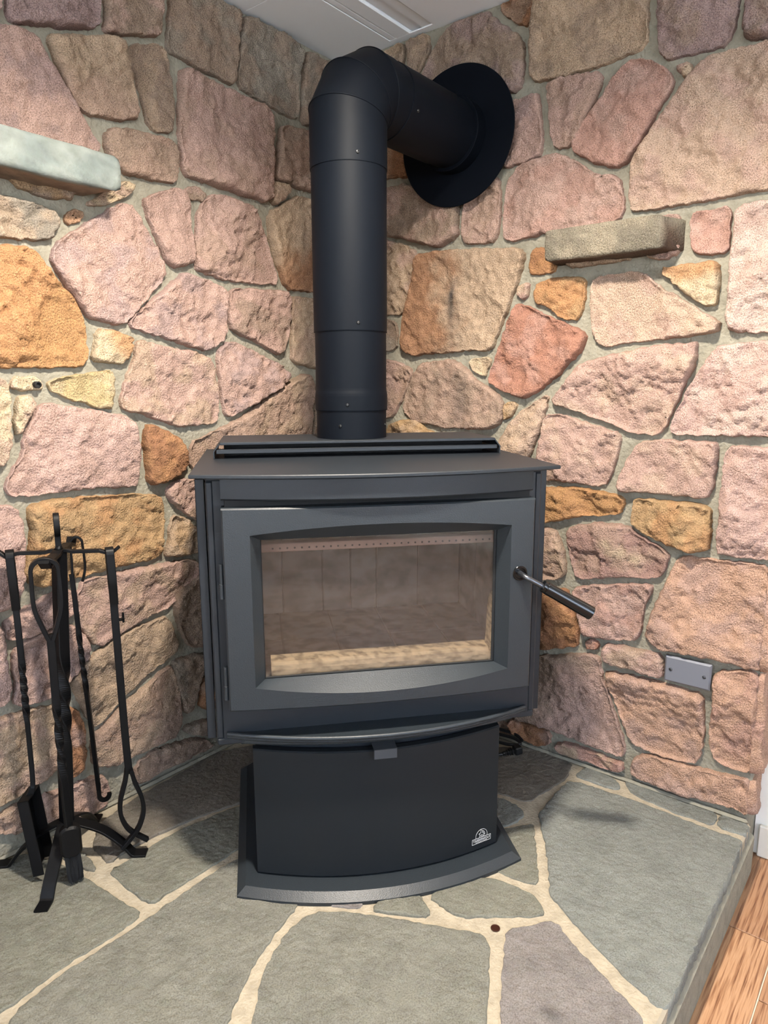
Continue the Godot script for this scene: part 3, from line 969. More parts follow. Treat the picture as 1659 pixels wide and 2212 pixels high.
func build_room() -> void:
	# lower floor of wood look planks, laid along z
	var fl := struct_root("floor", "warm brown wood look plank tile floor with pale grout lines", "floor")
	obj("grout", box_mesh(Vector3(-0.2, FLOOR - 0.1, -0.2), Vector3(4.6, FLOOR - 0.004, 4.6), 0.0), mats.floor_grout, fl)
	var rng := RandomNumberGenerator.new()
	rng.seed = 77
	var x := 1.297
	var col := 0
	while x < 4.4:
		var z := -0.1 + (0.327 - 1.2 if col == 0 else -rng.randf_range(0.2, 1.0))
		while z < 4.5:
			var z0 := maxf(z, -0.1)
			var z1 := minf(z + 1.197, 4.5)
			if z1 - z0 > 0.05:
				var c := Vector3(x + 0.091, FLOOR - 0.004, (z0 + z1) / 2)
				var hh := Vector3(0.091, 0.004, (z1 - z0) / 2)
				var o := obj("plank_tile", box_mesh(-hh, hh, 0.0012), mats["wood_tile_%d" % rng.randi_range(0, 2)], fl)
				o.position = c
			z += 1.2
		x += 0.185
		col += 1
	# white walls round the rest of the room
	var wr := struct_root("wall_far_right", "white painted wall beside the free end of the stone wall", "wall")
	obj("plaster", box_mesh(Vector3(1.37, FLOOR, -0.22), Vector3(4.6, CEILING + 0.02, -0.1), 0.0), mats.wall_white, wr)
	var bb := struct_root("baseboard_right", "cream painted baseboard at the foot of the white wall", "baseboard")
	obj("board", box_mesh(Vector3(1.382, FLOOR, -0.1), Vector3(4.5, FLOOR + 0.09, -0.086), 0.003), mats.trim_white, bb)
	var wl := struct_root("wall_near_left", "white painted wall behind the camera on the left", "wall")
	obj("plaster", box_mesh(Vector3(-0.14, FLOOR, 2.2), Vector3(0.0, CEILING + 0.02, 4.6), 0.0), mats.wall_white, wl)
	# two walls with windows behind and to the right of the camera
	for side in 2:
		var w := struct_root("wall_window_right" if side == 0 else "wall_back", "white painted wall with a wide window, at the right side of the room" if side == 0 else "white painted wall with a wide window, facing the stone corner from behind", "wall")
		if side == 0:
			w.transform = Transform3D(Basis(Vector3(0, 0, -1), Vector3.UP, Vector3(1, 0, 0)), Vector3(4.5, 0, 0))
		else:
			w.transform = Transform3D(Basis.IDENTITY, Vector3(0, 0, 4.5))
		# local x along the wall from 0 to 4.5 (side 1) or -4.5 to 0 (side 0); opening in the middle
		var a := -4.6 if side == 0 else -0.14
		var b := 0.22 if side == 0 else 4.6
		var o0 := -3.4 if side == 0 else 1.2
		var o1 := -1.0 if side == 0 else 3.6
		obj("plaster", box_mesh(Vector3(a, FLOOR, 0), Vector3(o0, CEILING + 0.02, 0.12), 0.0), mats.wall_white, w)
		obj("plaster", box_mesh(Vector3(o1, FLOOR, 0), Vector3(b, CEILING + 0.02, 0.12), 0.0), mats.wall_white, w)
		obj("plaster", box_mesh(Vector3(o0, FLOOR, 0), Vector3(o1, 0.85, 0.12), 0.0), mats.wall_white, w)
		obj("plaster", box_mesh(Vector3(o0, 2.08, 0), Vector3(o1, CEILING + 0.02, 0.12), 0.0), mats.wall_white, w)
		var win := struct_root("window_%d" % (side + 1), "wide white framed window in the right side wall" if side == 0 else "wide white framed window in the wall facing the stove", "window")
		win.transform = w.transform
		var st := new_st()
		for e in [[o0, 0.85, o0 + 0.05, 2.08], [o1 - 0.05, 0.85, o1, 2.08], [(o0 + o1) / 2 - 0.025, 0.9, (o0 + o1) / 2 + 0.025, 2.03], [o0 + 0.05, 0.85, o1 - 0.05, 0.9], [o0 + 0.05, 2.03, o1 - 0.05, 2.08]]:
			bx(st, Vector3(e[0], e[1], 0.03), Vector3(e[2], e[3], 0.08), 0.003)
		obj("window_frame", done(st), mats.trim_white, win)
		for p in 2:
			var p0: float = o0 + 0.05 if p == 0 else (o0 + o1) / 2 + 0.025
			var p1: float = (o0 + o1) / 2 - 0.025 if p == 0 else o1 - 0.05
			obj("pane", box_mesh(Vector3(p0, 0.9, 0.053), Vector3(p1, 2.03, 0.057), 0.0), mats.window_glass, win)


func build_ceiling() -> void:
	var c := struct_root("ceiling", "white panelled ceiling with grooved boards and a narrow edge trim", "ceiling")
	obj("deck", box_mesh(Vector3(-0.14, CEILING + 0.012, -0.22), Vector3(4.6, CEILING + 0.12, 4.6), 0.0), mats.ceiling_white, c)
	# boards along z: wide panels, with a stepped strip between
	var x := 0.0
	var k := 0
	while x < 4.5:
		for row in 6:
			var z0 := row * 0.80 - 0.383
			var z1 := minf(z0 + 0.7985, 4.5)
			z0 = maxf(z0, 0.0 if x < 1.36 else -0.1)
			if z1 - z0 < 0.05:
				continue
			obj("ceiling_panel", box_mesh(Vector3(x, CEILING, z0), Vector3(x + 0.2215, CEILING + 0.014, z1), 0.0012), mats.ceiling_white, c)
		var st := new_st()
		bx(st, Vector3(x + 0.2235, CEILING + 0.001, -0.1), Vector3(x + 0.244, CEILING + 0.014, 4.5), 0.002)
		bx(st, Vector3(x + 0.2455, CEILING + 0.0005, -0.1), Vector3(x + 0.298, CEILING + 0.014, 4.5), 0.003)
		bx(st, Vector3(x + 0.298, CEILING + 0.008, -0.1), Vector3(x + 0.337, CEILING + 0.014, 4.5), 0.002)
		bx(st, Vector3(x + 0.337, CEILING + 0.004, -0.1), Vector3(x + 0.376, CEILING + 0.014, 4.5), 0.003)
		obj("batten", done(st), mats.ceiling_white, c)
		x += 0.378
		k += 1
	var t := struct_root("trim_1", "narrow white trim where the ceiling meets the stone walls", "trim")
	var s2 := new_st()
	bx(s2, Vector3(0.0, CEILING + 0.0003, 0.0), Vector3(0.022, CEILING + 0.004, 2.2), 0.002)
	bx(s2, Vector3(0.022, CEILING + 0.0003, 0.0), Vector3(1.37, CEILING + 0.004, 0.03), 0.002)
	obj("edge_strip", done(s2), mats.ceiling_white, t)


# ------------------------------------------------------------------ the stove
func stove_basis() -> Basis:
	return Basis(E_DIR, Vector3.UP, F_DIR)


func build_stove() -> void:
	var s := thing("wood_stove", "charcoal grey freestanding wood stove with a glass door on a pedestal", "wood stove", STOVE_AT, stove_basis())
	var sheet: Material = mats.stove_paint
	var cast: Material = mats.cast_paint
	var up := lying()
	# base plate on the hearth: a low edge, then a wide sloped rim
	var st := new_st()
	var o0 := bowed(0.330, -0.17, 0.384, 0.455, 28, 0.03)
	var o1 := inset(o0, 0.019)
	plate_rim(st, o0, 0.001, 0.009, o0)
	plate_rim(st, o0, 0.009, 0.022, o1)
	cap(st, o1, 0.022)
	obj("base_plate", done(st), cast, s)
	# pedestal box
	st = new_st()
	prism(st, bowed(0.279, -0.12, 0.312, 0.366, 24), 0.0222, 0.3555, 0.001, up)
	obj("pedestal", done(st), sheet, s)
	# pedestal door: a bowed sheet
	st = new_st()
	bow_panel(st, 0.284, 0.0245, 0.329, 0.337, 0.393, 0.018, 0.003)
	var pd := obj("pedestal_door", done(st), mats.pedestal_shaded_paint, s)
	st = new_st()
	bx(st, Vector3(-0.0265, 0.3375, 0.36), Vector3(0.0245, 0.3405, 0.413), 0.001)
	bx(st, Vector3(-0.0265, 0.3175, 0.4105), Vector3(0.0245, 0.3405, 0.4132), 0.0012)
	var tab := obj("pull_tab", done(st), mats.tab_grey, pd)
	tab.set_meta("label", "folded metal pull tab at the top edge of the pedestal door")
	logo(pd)
	# firebox body: five walls and a front frame round the opening
	st = new_st()
	bx(st, Vector3(-0.357, 0.356, -0.17), Vector3(0.357, 0.372, 0.36), 0.003)
	bx(st, Vector3(-0.357, 0.926, -0.17), Vector3(0.357, 0.938, 0.36), 0.003)
	bx(st, Vector3(-0.357, 0.372, -0.17), Vector3(0.357, 0.926, -0.155), 0.001)
	for e in [-1, 1]:
		bx(st, Vector3(minf(e * 0.357, e * 0.342), 0.372, -0.155), Vector3(maxf(e * 0.357, e * 0.342), 0.926, 0.36), 0.003)
		bx(st, Vector3(minf(e * 0.343, e * 0.275), 0.488, 0.345), Vector3(maxf(e * 0.343, e * 0.275), 0.822, 0.36), 0.001)
	bx(st, Vector3(-0.343, 0.370, 0.345), Vector3(0.343, 0.49, 0.3602), 0.001)
	bx(st, Vector3(-0.343, 0.82, 0.345), Vector3(0.343, 0.928, 0.3602), 0.001)
	obj("body", done(st), sheet, s)
	for e in [-1, 1]:
		st = new_st()
		bx(st, Vector3(minf(e * 0.376, e * 0.3785), 0.362, -0.17), Vector3(maxf(e * 0.376, e * 0.3785), 0.928, 0.335), 0.0008)
		bx(st, Vector3(minf(e * 0.3605, e * 0.3785), 0.362, 0.3325), Vector3(maxf(e * 0.3605, e * 0.3785), 0.928, 0.335), 0.0008)
		obj("side_shield", done(st), sheet, s)
	# ash lip below the door: a bowed shelf with a raised rounded rim
	st = new_st()
	prism(st, bowed(0.335, 0.352, 0.366, 0.436, 28), 0.372, 0.383, 0.004, up, true)
	prism(st, bowed(0.31, 0.352, 0.357, 0.405, 28), 0.353, 0.374, 0.004, up, true)
	var path := PackedVector3Array()
	for i in 41:
		var q := -1.0 + i / 20.0
		path.append(Vector3(q * 0.334, 0.384, 0.364 + 0.070 * (1.0 - q * q)))
	sweep(st, path, circle(0.0048, 10), Vector3.UP, PackedFloat32Array(), true)
	obj("ash_lip", done(st), cast, s)
	# upper front panel
	st = new_st()
	bow_panel(st, 0.326, 0.8915, 0.937, 0.388, 0.437, 0.03, 0.003)
	obj("front_panel", done(st), sheet, s)
	st = new_st()
	bx(st, Vector3(-0.32, 0.872, 0.355), Vector3(0.32, 0.936, 0.385), 0.001)
	obj("panel_backing", done(st), mats.dark, s)
	# top plate and the raised heat shield over it
	st = new_st()
	prism(st, bowed(0.385, -0.17, 0.392, 0.450, 28), 0.9365, 0.9445, 0.0016, up, true)
	obj("top_plate", done(st), sheet, s)
	st = new_st()
	var hood := PackedVector2Array([Vector2(-0.352, 0.0), Vector2(-0.352, 0.018), Vector2(-0.336, 0.039), Vector2(0.336, 0.039), Vector2(0.352, 0.018), Vector2(0.352, 0.0), Vector2(0.349, 0.0), Vector2(0.349, 0.017), Vector2(0.334, 0.036), Vector2(-0.334, 0.036), Vector2(-0.349, 0.017), Vector2(-0.349, 0.0)])
	hood.reverse()
	prism(st, hood, -0.125, 0.108, 0.0006, Transform3D(Basis.IDENTITY, Vector3(0, 0.9445, 0)), true)
	bx(st, Vector3(-0.336, 0.977, 0.105), Vector3(0.336, 0.9835, 0.111), 0.001)
	obj("heat_shield", done(st), sheet, s)
	st = new_st()
	bx(st, Vector3(-0.345, 0.956, 0.098), Vector3(0.345, 0.9665, 0.104), 0.001)
	bx(st, Vector3(-0.345, 0.9635, 0.080), Vector3(0.345, 0.9665, 0.104), 0.001)
	obj("shield_rail", done(st), sheet, s)
	st = new_st()
	bx(st, Vector3(-0.33, 0.9445, 0.02), Vector3(0.33, 0.978, 0.03), 0.001)
	obj("shield_web", done(st), mats.dark, s)
	door(s)
	firebox(s)


func plate_rim(st: SurfaceTool, lo: PackedVector2Array, y0: float, y1: float, hi: PackedVector2Array) -> void:
	for i in lo.size():
		var j := (i + 1) % lo.size()
		quad(st, Vector3(lo[i].x, y0, -lo[i].y), Vector3(lo[j].x, y0, -lo[j].y), Vector3(hi[j].x, y1, -hi[j].y), Vector3(hi[i].x, y1, -hi[i].y))


func cap(st: SurfaceTool, p: PackedVector2Array, y: float) -> void:
	var t := Geometry2D.triangulate_polygon(p)
	for k in range(0, t.size(), 3):
		var a := p[t[k]]
		var b := p[t[k + 1]]
		var c := p[t[k + 2]]
		if (b - a).cross(c - a) < 0:
			var s := b
			b = c
			c = s
		tri(st, Vector3(a.x, y, -a.y), Vector3(b.x, y, -b.y), Vector3(c.x, y, -c.y))


# an upright sheet bowed in plan, thickness t, rounded rim b
func bow_panel(st: SurfaceTool, half: float, y0: float, y1: float, side: float, front: float, t: float, b: float, n := 28) -> void:
	var z := func(x: float) -> float: return side + (front - side) * (1.0 - x * x / (half * half))
	var rows := [[y0, -b], [y0 + b, 0.0], [y1 - b, 0.0], [y1, -b]]
	for i in n:
		var xa := half * (-1.0 + 2.0 * i / n)
		var xb := half * (-1.0 + 2.0 * (i + 1) / n)
		for r in 3:
			st.set_smooth_group(5 if r == 1 else -1)
			quad(st, Vector3(xa, rows[r][0], z.call(xa) + rows[r][1]), Vector3(xb, rows[r][0], z.call(xb) + rows[r][1]), Vector3(xb, rows[r + 1][0], z.call(xb) + rows[r + 1][1]), Vector3(xa, rows[r + 1][0], z.call(xa) + rows[r + 1][1]))
		st.set_smooth_group(-1)
		quad(st, Vector3(xa, y1, z.call(xa) - b), Vector3(xb, y1, z.call(xb) - b), Vector3(xb, y1, z.call(xb) - t), Vector3(xa, y1, z.call(xa) - t))
		quad(st, Vector3(xa, y0, z.call(xa) - t), Vector3(xb, y0, z.call(xb) - t), Vector3(xb, y0, z.call(xb) - b), Vector3(xa, y0, z.call(xa) - b))
		quad(st, Vector3(xb, y0, z.call(xb) - t), Vector3(xa, y0, z.call(xa) - t), Vector3(xa, y1, z.call(xa) - t), Vector3(xb, y1, z.call(xb) - t))
	for e in [-1, 1]:
		var x: float = e * half
		var q := [Vector3(x, y0, side - b), Vector3(x, y0, side - t), Vector3(x, y1, side - t), Vector3(x, y1, side - b)]
		if e < 0:
			q.reverse()
		quad(st, q[0], q[1], q[2], q[3])
		var q2 := [Vector3(x, y0 + b, side), Vector3(x, y0, side - b), Vector3(x, y1, side - b), Vector3(x, y1 - b, side)]
		if e < 0:
			q2.reverse()
		quad(st, q2[0], q2[1], q2[2], q2[3])


func door(s: Node3D) -> void:
	# The face is slightly bowed; the window recess has straight sides, an arched top and a sagging bottom, and slopes in to a rectangular opening.
	var st := new_st()
	var hw := 0.326
	var y0 := 0.452
	var y1 := 0.8775
	var zf := func(x: float) -> float: return 0.404 + 0.018 * (1.0 - x * x / (hw * hw))
	var rx := 0.272
	var gx := 0.252
	var g0 := 0.506
	var g1 := 0.806
	var gz := 0.376
	var topc := func(x: float) -> float: return 0.8225 + 0.0165 * (1.0 - x * x / (rx * rx))
	var botc := func(x: float) -> float: return 0.502 - 0.0235 * (1.0 - x * x / (rx * rx))
	var n := 32
	# face above and below the recess
	for i in n:
		var xa := rx * (-1.0 + 2.0 * i / n)
		var xb := rx * (-1.0 + 2.0 * (i + 1) / n)
		st.set_smooth_group(7)
		quad(st, Vector3(xa, topc.call(xa), zf.call(xa)), Vector3(xb, topc.call(xb), zf.call(xb)), Vector3(xb, y1 - 0.003, zf.call(xb)), Vector3(xa, y1 - 0.003, zf.call(xa)))
		quad(st, Vector3(xa, y0 + 0.003, zf.call(xa)), Vector3(xb, y0 + 0.003, zf.call(xb)), Vector3(xb, botc.call(xb), zf.call(xb)), Vector3(xa, botc.call(xa), zf.call(xa)))
		# slopes
		var ga := xa * gx / rx
		var gb := xb * gx / rx
		st.set_smooth_group(8)
		quad(st, Vector3(ga, g1, gz), Vector3(gb, g1, gz), Vector3(xb, topc.call(xb), zf.call(xb)), Vector3(xa, topc.call(xa), zf.call(xa)))
		st.set_smooth_group(9)
		quad(st, Vector3(xa, botc.call(xa), zf.call(xa)), Vector3(xb, botc.call(xb), zf.call(xb)), Vector3(gb, g0, gz), Vector3(ga, g0, gz))
		st.set_smooth_group(-1)
	# side stiles and outer rim
	for i in n:
		var xa := hw * (-1.0 + 2.0 * i / n)
		var xb := hw * (-1.0 + 2.0 * (i + 1) / n)
		quad(st, Vector3(xa, y1 - 0.003, zf.call(xa)), Vector3(xb, y1 - 0.003, zf.call(xb)), Vector3(xb, y1, zf.call(xb) - 0.003), Vector3(xa, y1, zf.call(xa) - 0.003))
		quad(st, Vector3(xa, y1, zf.call(xa) - 0.003), Vector3(xb, y1, zf.call(xb) - 0.003), Vector3(xb, y1, 0.366), Vector3(xa, y1, 0.366))
		quad(st, Vector3(xa, y0, zf.call(xa) - 0.003), Vector3(xb, y0, zf.call(xb) - 0.003), Vector3(xb, y0 + 0.003, zf.call(xb)), Vector3(xa, y0 + 0.003, zf.call(xa)))
		quad(st, Vector3(xa, y0, 0.366), Vector3(xb, y0, 0.366), Vector3(xb, y0, zf.call(xb) - 0.003), Vector3(xa, y0, zf.call(xa) - 0.003))
	for e in [-1, 1]:
		var cuts := [rx, (rx + hw) / 2, hw - 0.003]
		for k in 2:
			var xa: float = e * cuts[k]
			var xb: float = e * cuts[k + 1]
			var q := [Vector3(xa, y0 + 0.003, zf.call(xa)), Vector3(xb, y0 + 0.003, zf.call(xb)), Vector3(xb, y1 - 0.003, zf.call(xb)), Vector3(xa, y1 - 0.003, zf.call(xa))]
			if e < 0:
				q.reverse()
			st.set_smooth_group(7)
			quad(st, q[0], q[1], q[2], q[3])
			st.set_smooth_group(-1)
		var x: float = e * hw
		var rimq := [Vector3(e * (hw - 0.003), y0 + 0.003, zf.call(x)), Vector3(x, y0, zf.call(x) - 0.003), Vector3(x, y1, zf.call(x) - 0.003), Vector3(e * (hw - 0.003), y1 - 0.003, zf.call(x))]
		var sideq := [Vector3(x, y0, zf.call(x) - 0.003), Vector3(x, y0, 0.366), Vector3(x, y1, 0.366), Vector3(x, y1, zf.call(x) - 0.003)]
		var slope := [Vector3(e * gx, g0, gz), Vector3(e * rx, botc.call(e * rx), zf.call(e * rx)), Vector3(e * rx, topc.call(e * rx), zf.call(e * rx)), Vector3(e * gx, g1, gz)]
		for q in [rimq, sideq, slope]:
			if e < 0:
				q.reverse()
			quad(st, q[0], q[1], q[2], q[3])
	# back of the door: a frame round the opening
	for r in [[-hw, y0, -gx, y1], [gx, y0, hw, y1], [-gx, y0, gx, g0], [-gx, g1, gx, y1]]:
		quad(st, Vector3(r[2], r[1], 0.366), Vector3(r[0], r[1], 0.366), Vector3(r[0], r[3], 0.366), Vector3(r[2], r[3], 0.366))
	for r in [[[-gx, g0], [-gx, g1]], [[gx, g1], [gx, g0]], [[-gx, g1], [gx, g1]], [[gx, g0], [-gx, g0]]]:
		var a: Array = r[0]
		var b: Array = r[1]
		quad(st, Vector3(a[0], a[1], gz), Vector3(a[0], a[1], 0.366), Vector3(b[0], b[1], 0.366), Vector3(b[0], b[1], gz))
	var d := obj("door", done(st), mats.cast_paint, s)
	obj("glass_pane", box_mesh(Vector3(-gx, g0, 0.3665), Vector3(gx, g1, 0.3705), 0.0), mats.stove_glass, d)
	# black gasket line round the glass
	st = new_st()
	bx(st, Vector3(gx - 0.006, g0, 0.370), Vector3(gx, g1, 0.374), 0.001)
	bx(st, Vector3(-gx, g0, 0.370), Vector3(gx, g0 + 0.0035, 0.374), 0.001)
	bx(st, Vector3(-gx, g0, 0.370), Vector3(-gx + 0.002, g1, 0.374), 0.0005)
	obj("glass_gasket", done(st), mats.dark, d)
	# hinges on the left edge
	for y in [0.69, 0.472]:
		st = new_st()
		lathe(st, PackedVector2Array([Vector2(0, 0), Vector2(0.006, 0.0), Vector2(0.006, 0.03), Vector2(0.0045, 0.031), Vector2(0.0045, 0.072), Vector2(0, 0.073)]), Vector3(-0.331, y, 0.386), Vector3.UP, 16)
		bx(st, Vector3(-0.331, y + 0.004, 0.366), Vector3(-0.322, y + 0.026, 0.39), 0.001)
		obj("hinge", done(st), mats.steel if y > 9 else mats.cast_paint, d)
	# latch handle
	var h := pivot("door_handle", s)
	st = new_st()
	lathe(st, PackedVector2Array([Vector2(0.0165, 0.0), Vector2(0.0165, 0.004), Vector2(0.0155, 0.0052), Vector2(0.0125, 0.0052), Vector2(0.0115, 0.003), Vector2(0, 0.003)]), Vector3(0.294, 0.716, 0.4055), Vector3(0, 0, 1), 32)
	obj("rosette", done(st), mats.grip, h)
	st = new_st()
	var rod := spline([Vector3(0.294, 0.716, 0.404), Vector3(0.294, 0.716, 0.424), Vector3(0.2965, 0.7145, 0.434), Vector3(0.305, 0.710, 0.440), Vector3(0.318, 0.7025, 0.443), Vector3(0.345, 0.688, 0.449)], 0.003)
	sweep(st, rod, circle(0.0056, 16), Vector3.UP, PackedFloat32Array(), true)
	var bar := obj("rod", done(st), mats.steel, h)
	bar.set_meta("label", "bare steel rod of the latch handle")
	st = new_st()
	var ga := Vector3(0.330, 0.6965, 0.4455)
	var gb := Vector3(0.433, 0.637, 0.468)
	lathe(st, PackedVector2Array([Vector2(0.0055, 0.0), Vector2(0.0115, 0.0), Vector2(0.0128, 0.0015), Vector2(0.0128, 0.007), Vector2(0.0122, 0.008), Vector2(0.0122, 0.009), Vector2(0.0132, 0.010), Vector2(0.0150, (gb - ga).length() - 0.001), Vector2(0.0142, (gb - ga).length()), Vector2(0.011, (gb - ga).length()), Vector2(0.011, (gb - ga).length() - 0.004), Vector2(0, (gb - ga).length() - 0.004)]), ga, gb - ga, 32)
	obj("grip", done(st), mats.grip, h)


func logo(pd: Node3D) -> void:
	# the maker's badge, thin raised lines on the lower right of the pedestal door
	var x := 0.241
	var slope := -2.0 * 0.056 * x / (0.284 * 0.284)
	var t := Vector3(1, 0, slope).normalized()
	var nrm := t.cross(Vector3.UP).normalized()
	if nrm.z < 0:
		nrm = -nrm
	var z := 0.337 + 0.056 * (1.0 - x * x / (0.284 * 0.284))
	var at := Transform3D(Basis(t, Vector3.UP, nrm), Vector3(x, LOGO_Y, z + 0.0004))
	var st := new_st()
	var bar := rect(0.0008, 0.0006, 0.0001)
	var w := 0.0268
	var h := 0.0066
	var stroke := func(pts: Array, k: float) -> void:
		var p := PackedVector3Array()
		for q in pts:
			p.append(at * Vector3(q[0], q[1], 0))
		var prof := PackedVector2Array()
		for q in bar:
			prof.append(Vector2(q.x * k, q.y))
		sweep(st, p, prof, nrm)
	stroke.call([[-w, -h], [w, -h]], 1.0)
	stroke.call([[-w, h], [w, h]], 1.0)
	stroke.call([[-w, -h], [-w, h]], 1.0)
	stroke.call([[w, -h], [w, h]], 1.0)
	stroke.call([[-w * 0.62, -h * 0.66], [w * 0.62, -h * 0.66]], 0.8)
	var ring := []
	for i in 25:
		var a := PI * (1.08 - 1.16 * i / 24.0)
		ring.append([0.0165 * cos(a), h + 0.0045 + 0.0165 * sin(a)])
	stroke.call(ring, 1.0)
	# howling wolf in a few lines: muzzle up, chest, ruff and back
	stroke.call([[-0.0015, 0.0265], [-0.0025, 0.0225], [-0.0015, 0.0195], [-0.0045, 0.0175], [-0.008, 0.0165], [-0.0055, 0.0145], [-0.0042, 0.012], [-0.006, 0.0095], [-0.0045, 0.0072]], 1.2)
	stroke.call([[0.0005, 0.0245], [0.003, 0.022], [0.0065, 0.0205], [0.0085, 0.017], [0.0095, 0.013], [0.0092, 0.0105]], 1.6)
	stroke.call([[0.0015, 0.0195], [0.0042, 0.0182], [0.0055, 0.015], [0.0078, 0.0125]], 1.6)
	stroke.call([[-0.0018, 0.0135], [-0.0022, 0.0105], [-0.001, 0.0072]], 1.0)
	stroke.call([[0.0008, 0.0135], [0.0005, 0.0105], [0.0018, 0.0072]], 1.0)
	stroke.call([[0.0035, 0.0125], [0.0035, 0.0098], [0.0048, 0.0072]], 1.2)
	stroke.call([[0.0062, 0.0108], [0.0072, 0.0072]], 1.6)
	var f := SystemFont.new()
	f.font_names = PackedStringArray(["Droid Sans"])
	var tm := TextMesh.new()
	tm.text = "TIMBERWOLF"
	tm.font = f
	tm.font_size = 32
	tm.pixel_size = 0.0076 / 32.0
	tm.depth = 0.0005
	var wide := tm.get_aabb().size.x
	var badge := obj("badge", done(st), mats.logo_silver, pd)
	badge.set_meta("label", "small silver badge of a howling wolf over a lettered bar")
	var letters := obj("lettering", tm, mats.logo_silver, pd)
	letters.transform = at * Transform3D(Basis.from_scale(Vector3(0.049 / maxf(wide, 0.001), 1.0, 1.0)), Vector3(0, 0.0008, 0.0002))


func firebox(s: Node3D) -> void:
	# back bricks side by side
	var cuts := [-0.318, -0.193, -0.081, -0.002, 0.073, 0.194, 0.318]
	for i in 6:
		obj("firebrick", box_mesh(Vector3(cuts[i] + 0.0008, 0.484, -0.15), Vector3(cuts[i + 1] - 0.0008, 0.80, -0.118 - 0.0015 * (i % 2)), 0.002), mats.firebrick, s)
	for e in [-1, 1]:
		for k in 3:
			var z0: float = -0.116 + 0.146 * k
			obj("firebrick", box_mesh(Vector3(minf(e * 0.318, e * 0.34), 0.484, z0 + 0.0008), Vector3(maxf(e * 0.318, e * 0.34), 0.80, z0 + 0.1452), 0.002), mats.firebrick, s)
	for i in 5:
		for k in 2:
			obj("firebrick", box_mesh(Vector3(-0.34 + 0.136 * i + 0.0006, 0.452, -0.15 + 0.24 * k), Vector3(-0.34 + 0.136 * (i + 1) - 0.0006, 0.483, -0.15 + 0.24 * (k + 1) - 0.001), 0.002), mats.firebrick, s)
	var b := obj("baffle", box_mesh(Vector3(-0.34, 0.802, -0.15), Vector3(0.34, 0.82, 0.34), 0.002), mats.soot_steel, s)
	b.set_meta("label", "sooty baffle board over the fire chamber")
	# pale ledge along the front, rounded
	var st := new_st()
	var prof := PackedVector2Array([Vector2(-0.03, -0.024), Vector2(0.022, -0.024), Vector2(0.026, -0.02), Vector2(0.026, -0.002), Vector2(0.023, 0.008), Vector2(0.016, 0.013), Vector2(-0.022, 0.015), Vector2(-0.03, 0.010)])
	sweep(st, PackedVector3Array([Vector3(-0.238, 0.518, 0.333), Vector3(-0.1, 0.519, 0.333), Vector3(0.1, 0.518, 0.333), Vector3(0.252, 0.519, 0.333)]), prof, Vector3.UP)
	var lg := obj("fire_ledge", done(st), mats.pale_brick, s)
	lg.set_meta("label", "pale tan ledge along the foot of the glass")
	# pale edge of the right side brick against the glass
	st = new_st()
	prism(st, PackedVector2Array([Vector2(0.243, 0.486), Vector2(0.262, 0.486), Vector2(0.262, 0.655), Vector2(0.256, 0.650), Vector2(0.251, 0.62), Vector2(0.249, 0.56)]), 0.325, 0.361, 0.002, Transform3D.IDENTITY)
	var eb := obj("side_brick", done(st), mats.pale_brick, s)
	eb.set_meta("label", "pale broken edge of the brick at the right of the glass")
	# perforated air tube: a flat bar with holes
	st = new_st()
	bx(st, Vector3(-0.262, 0.7615, 0.296), Vector3(0.285, 0.779, 0.302), 0.0015)
	bx(st, Vector3(-0.262, 0.7755, 0.27), Vector3(0.285, 0.780, 0.302), 0.0015)
	var tube := obj("air_tube", done(st), mats.air_tube, s)
	for i in 32:
		st = new_st()
		lathe(st, PackedVector2Array([Vector2(0.0022, -0.001), Vector2(0.0022, 0.0004), Vector2(0, 0.0004)]), Vector3(-0.226 + 0.0157 * i, 0.7695, 0.302), Vector3(0, 0, 1), 10)
		obj("hole", done(st), mats.dark, tube)


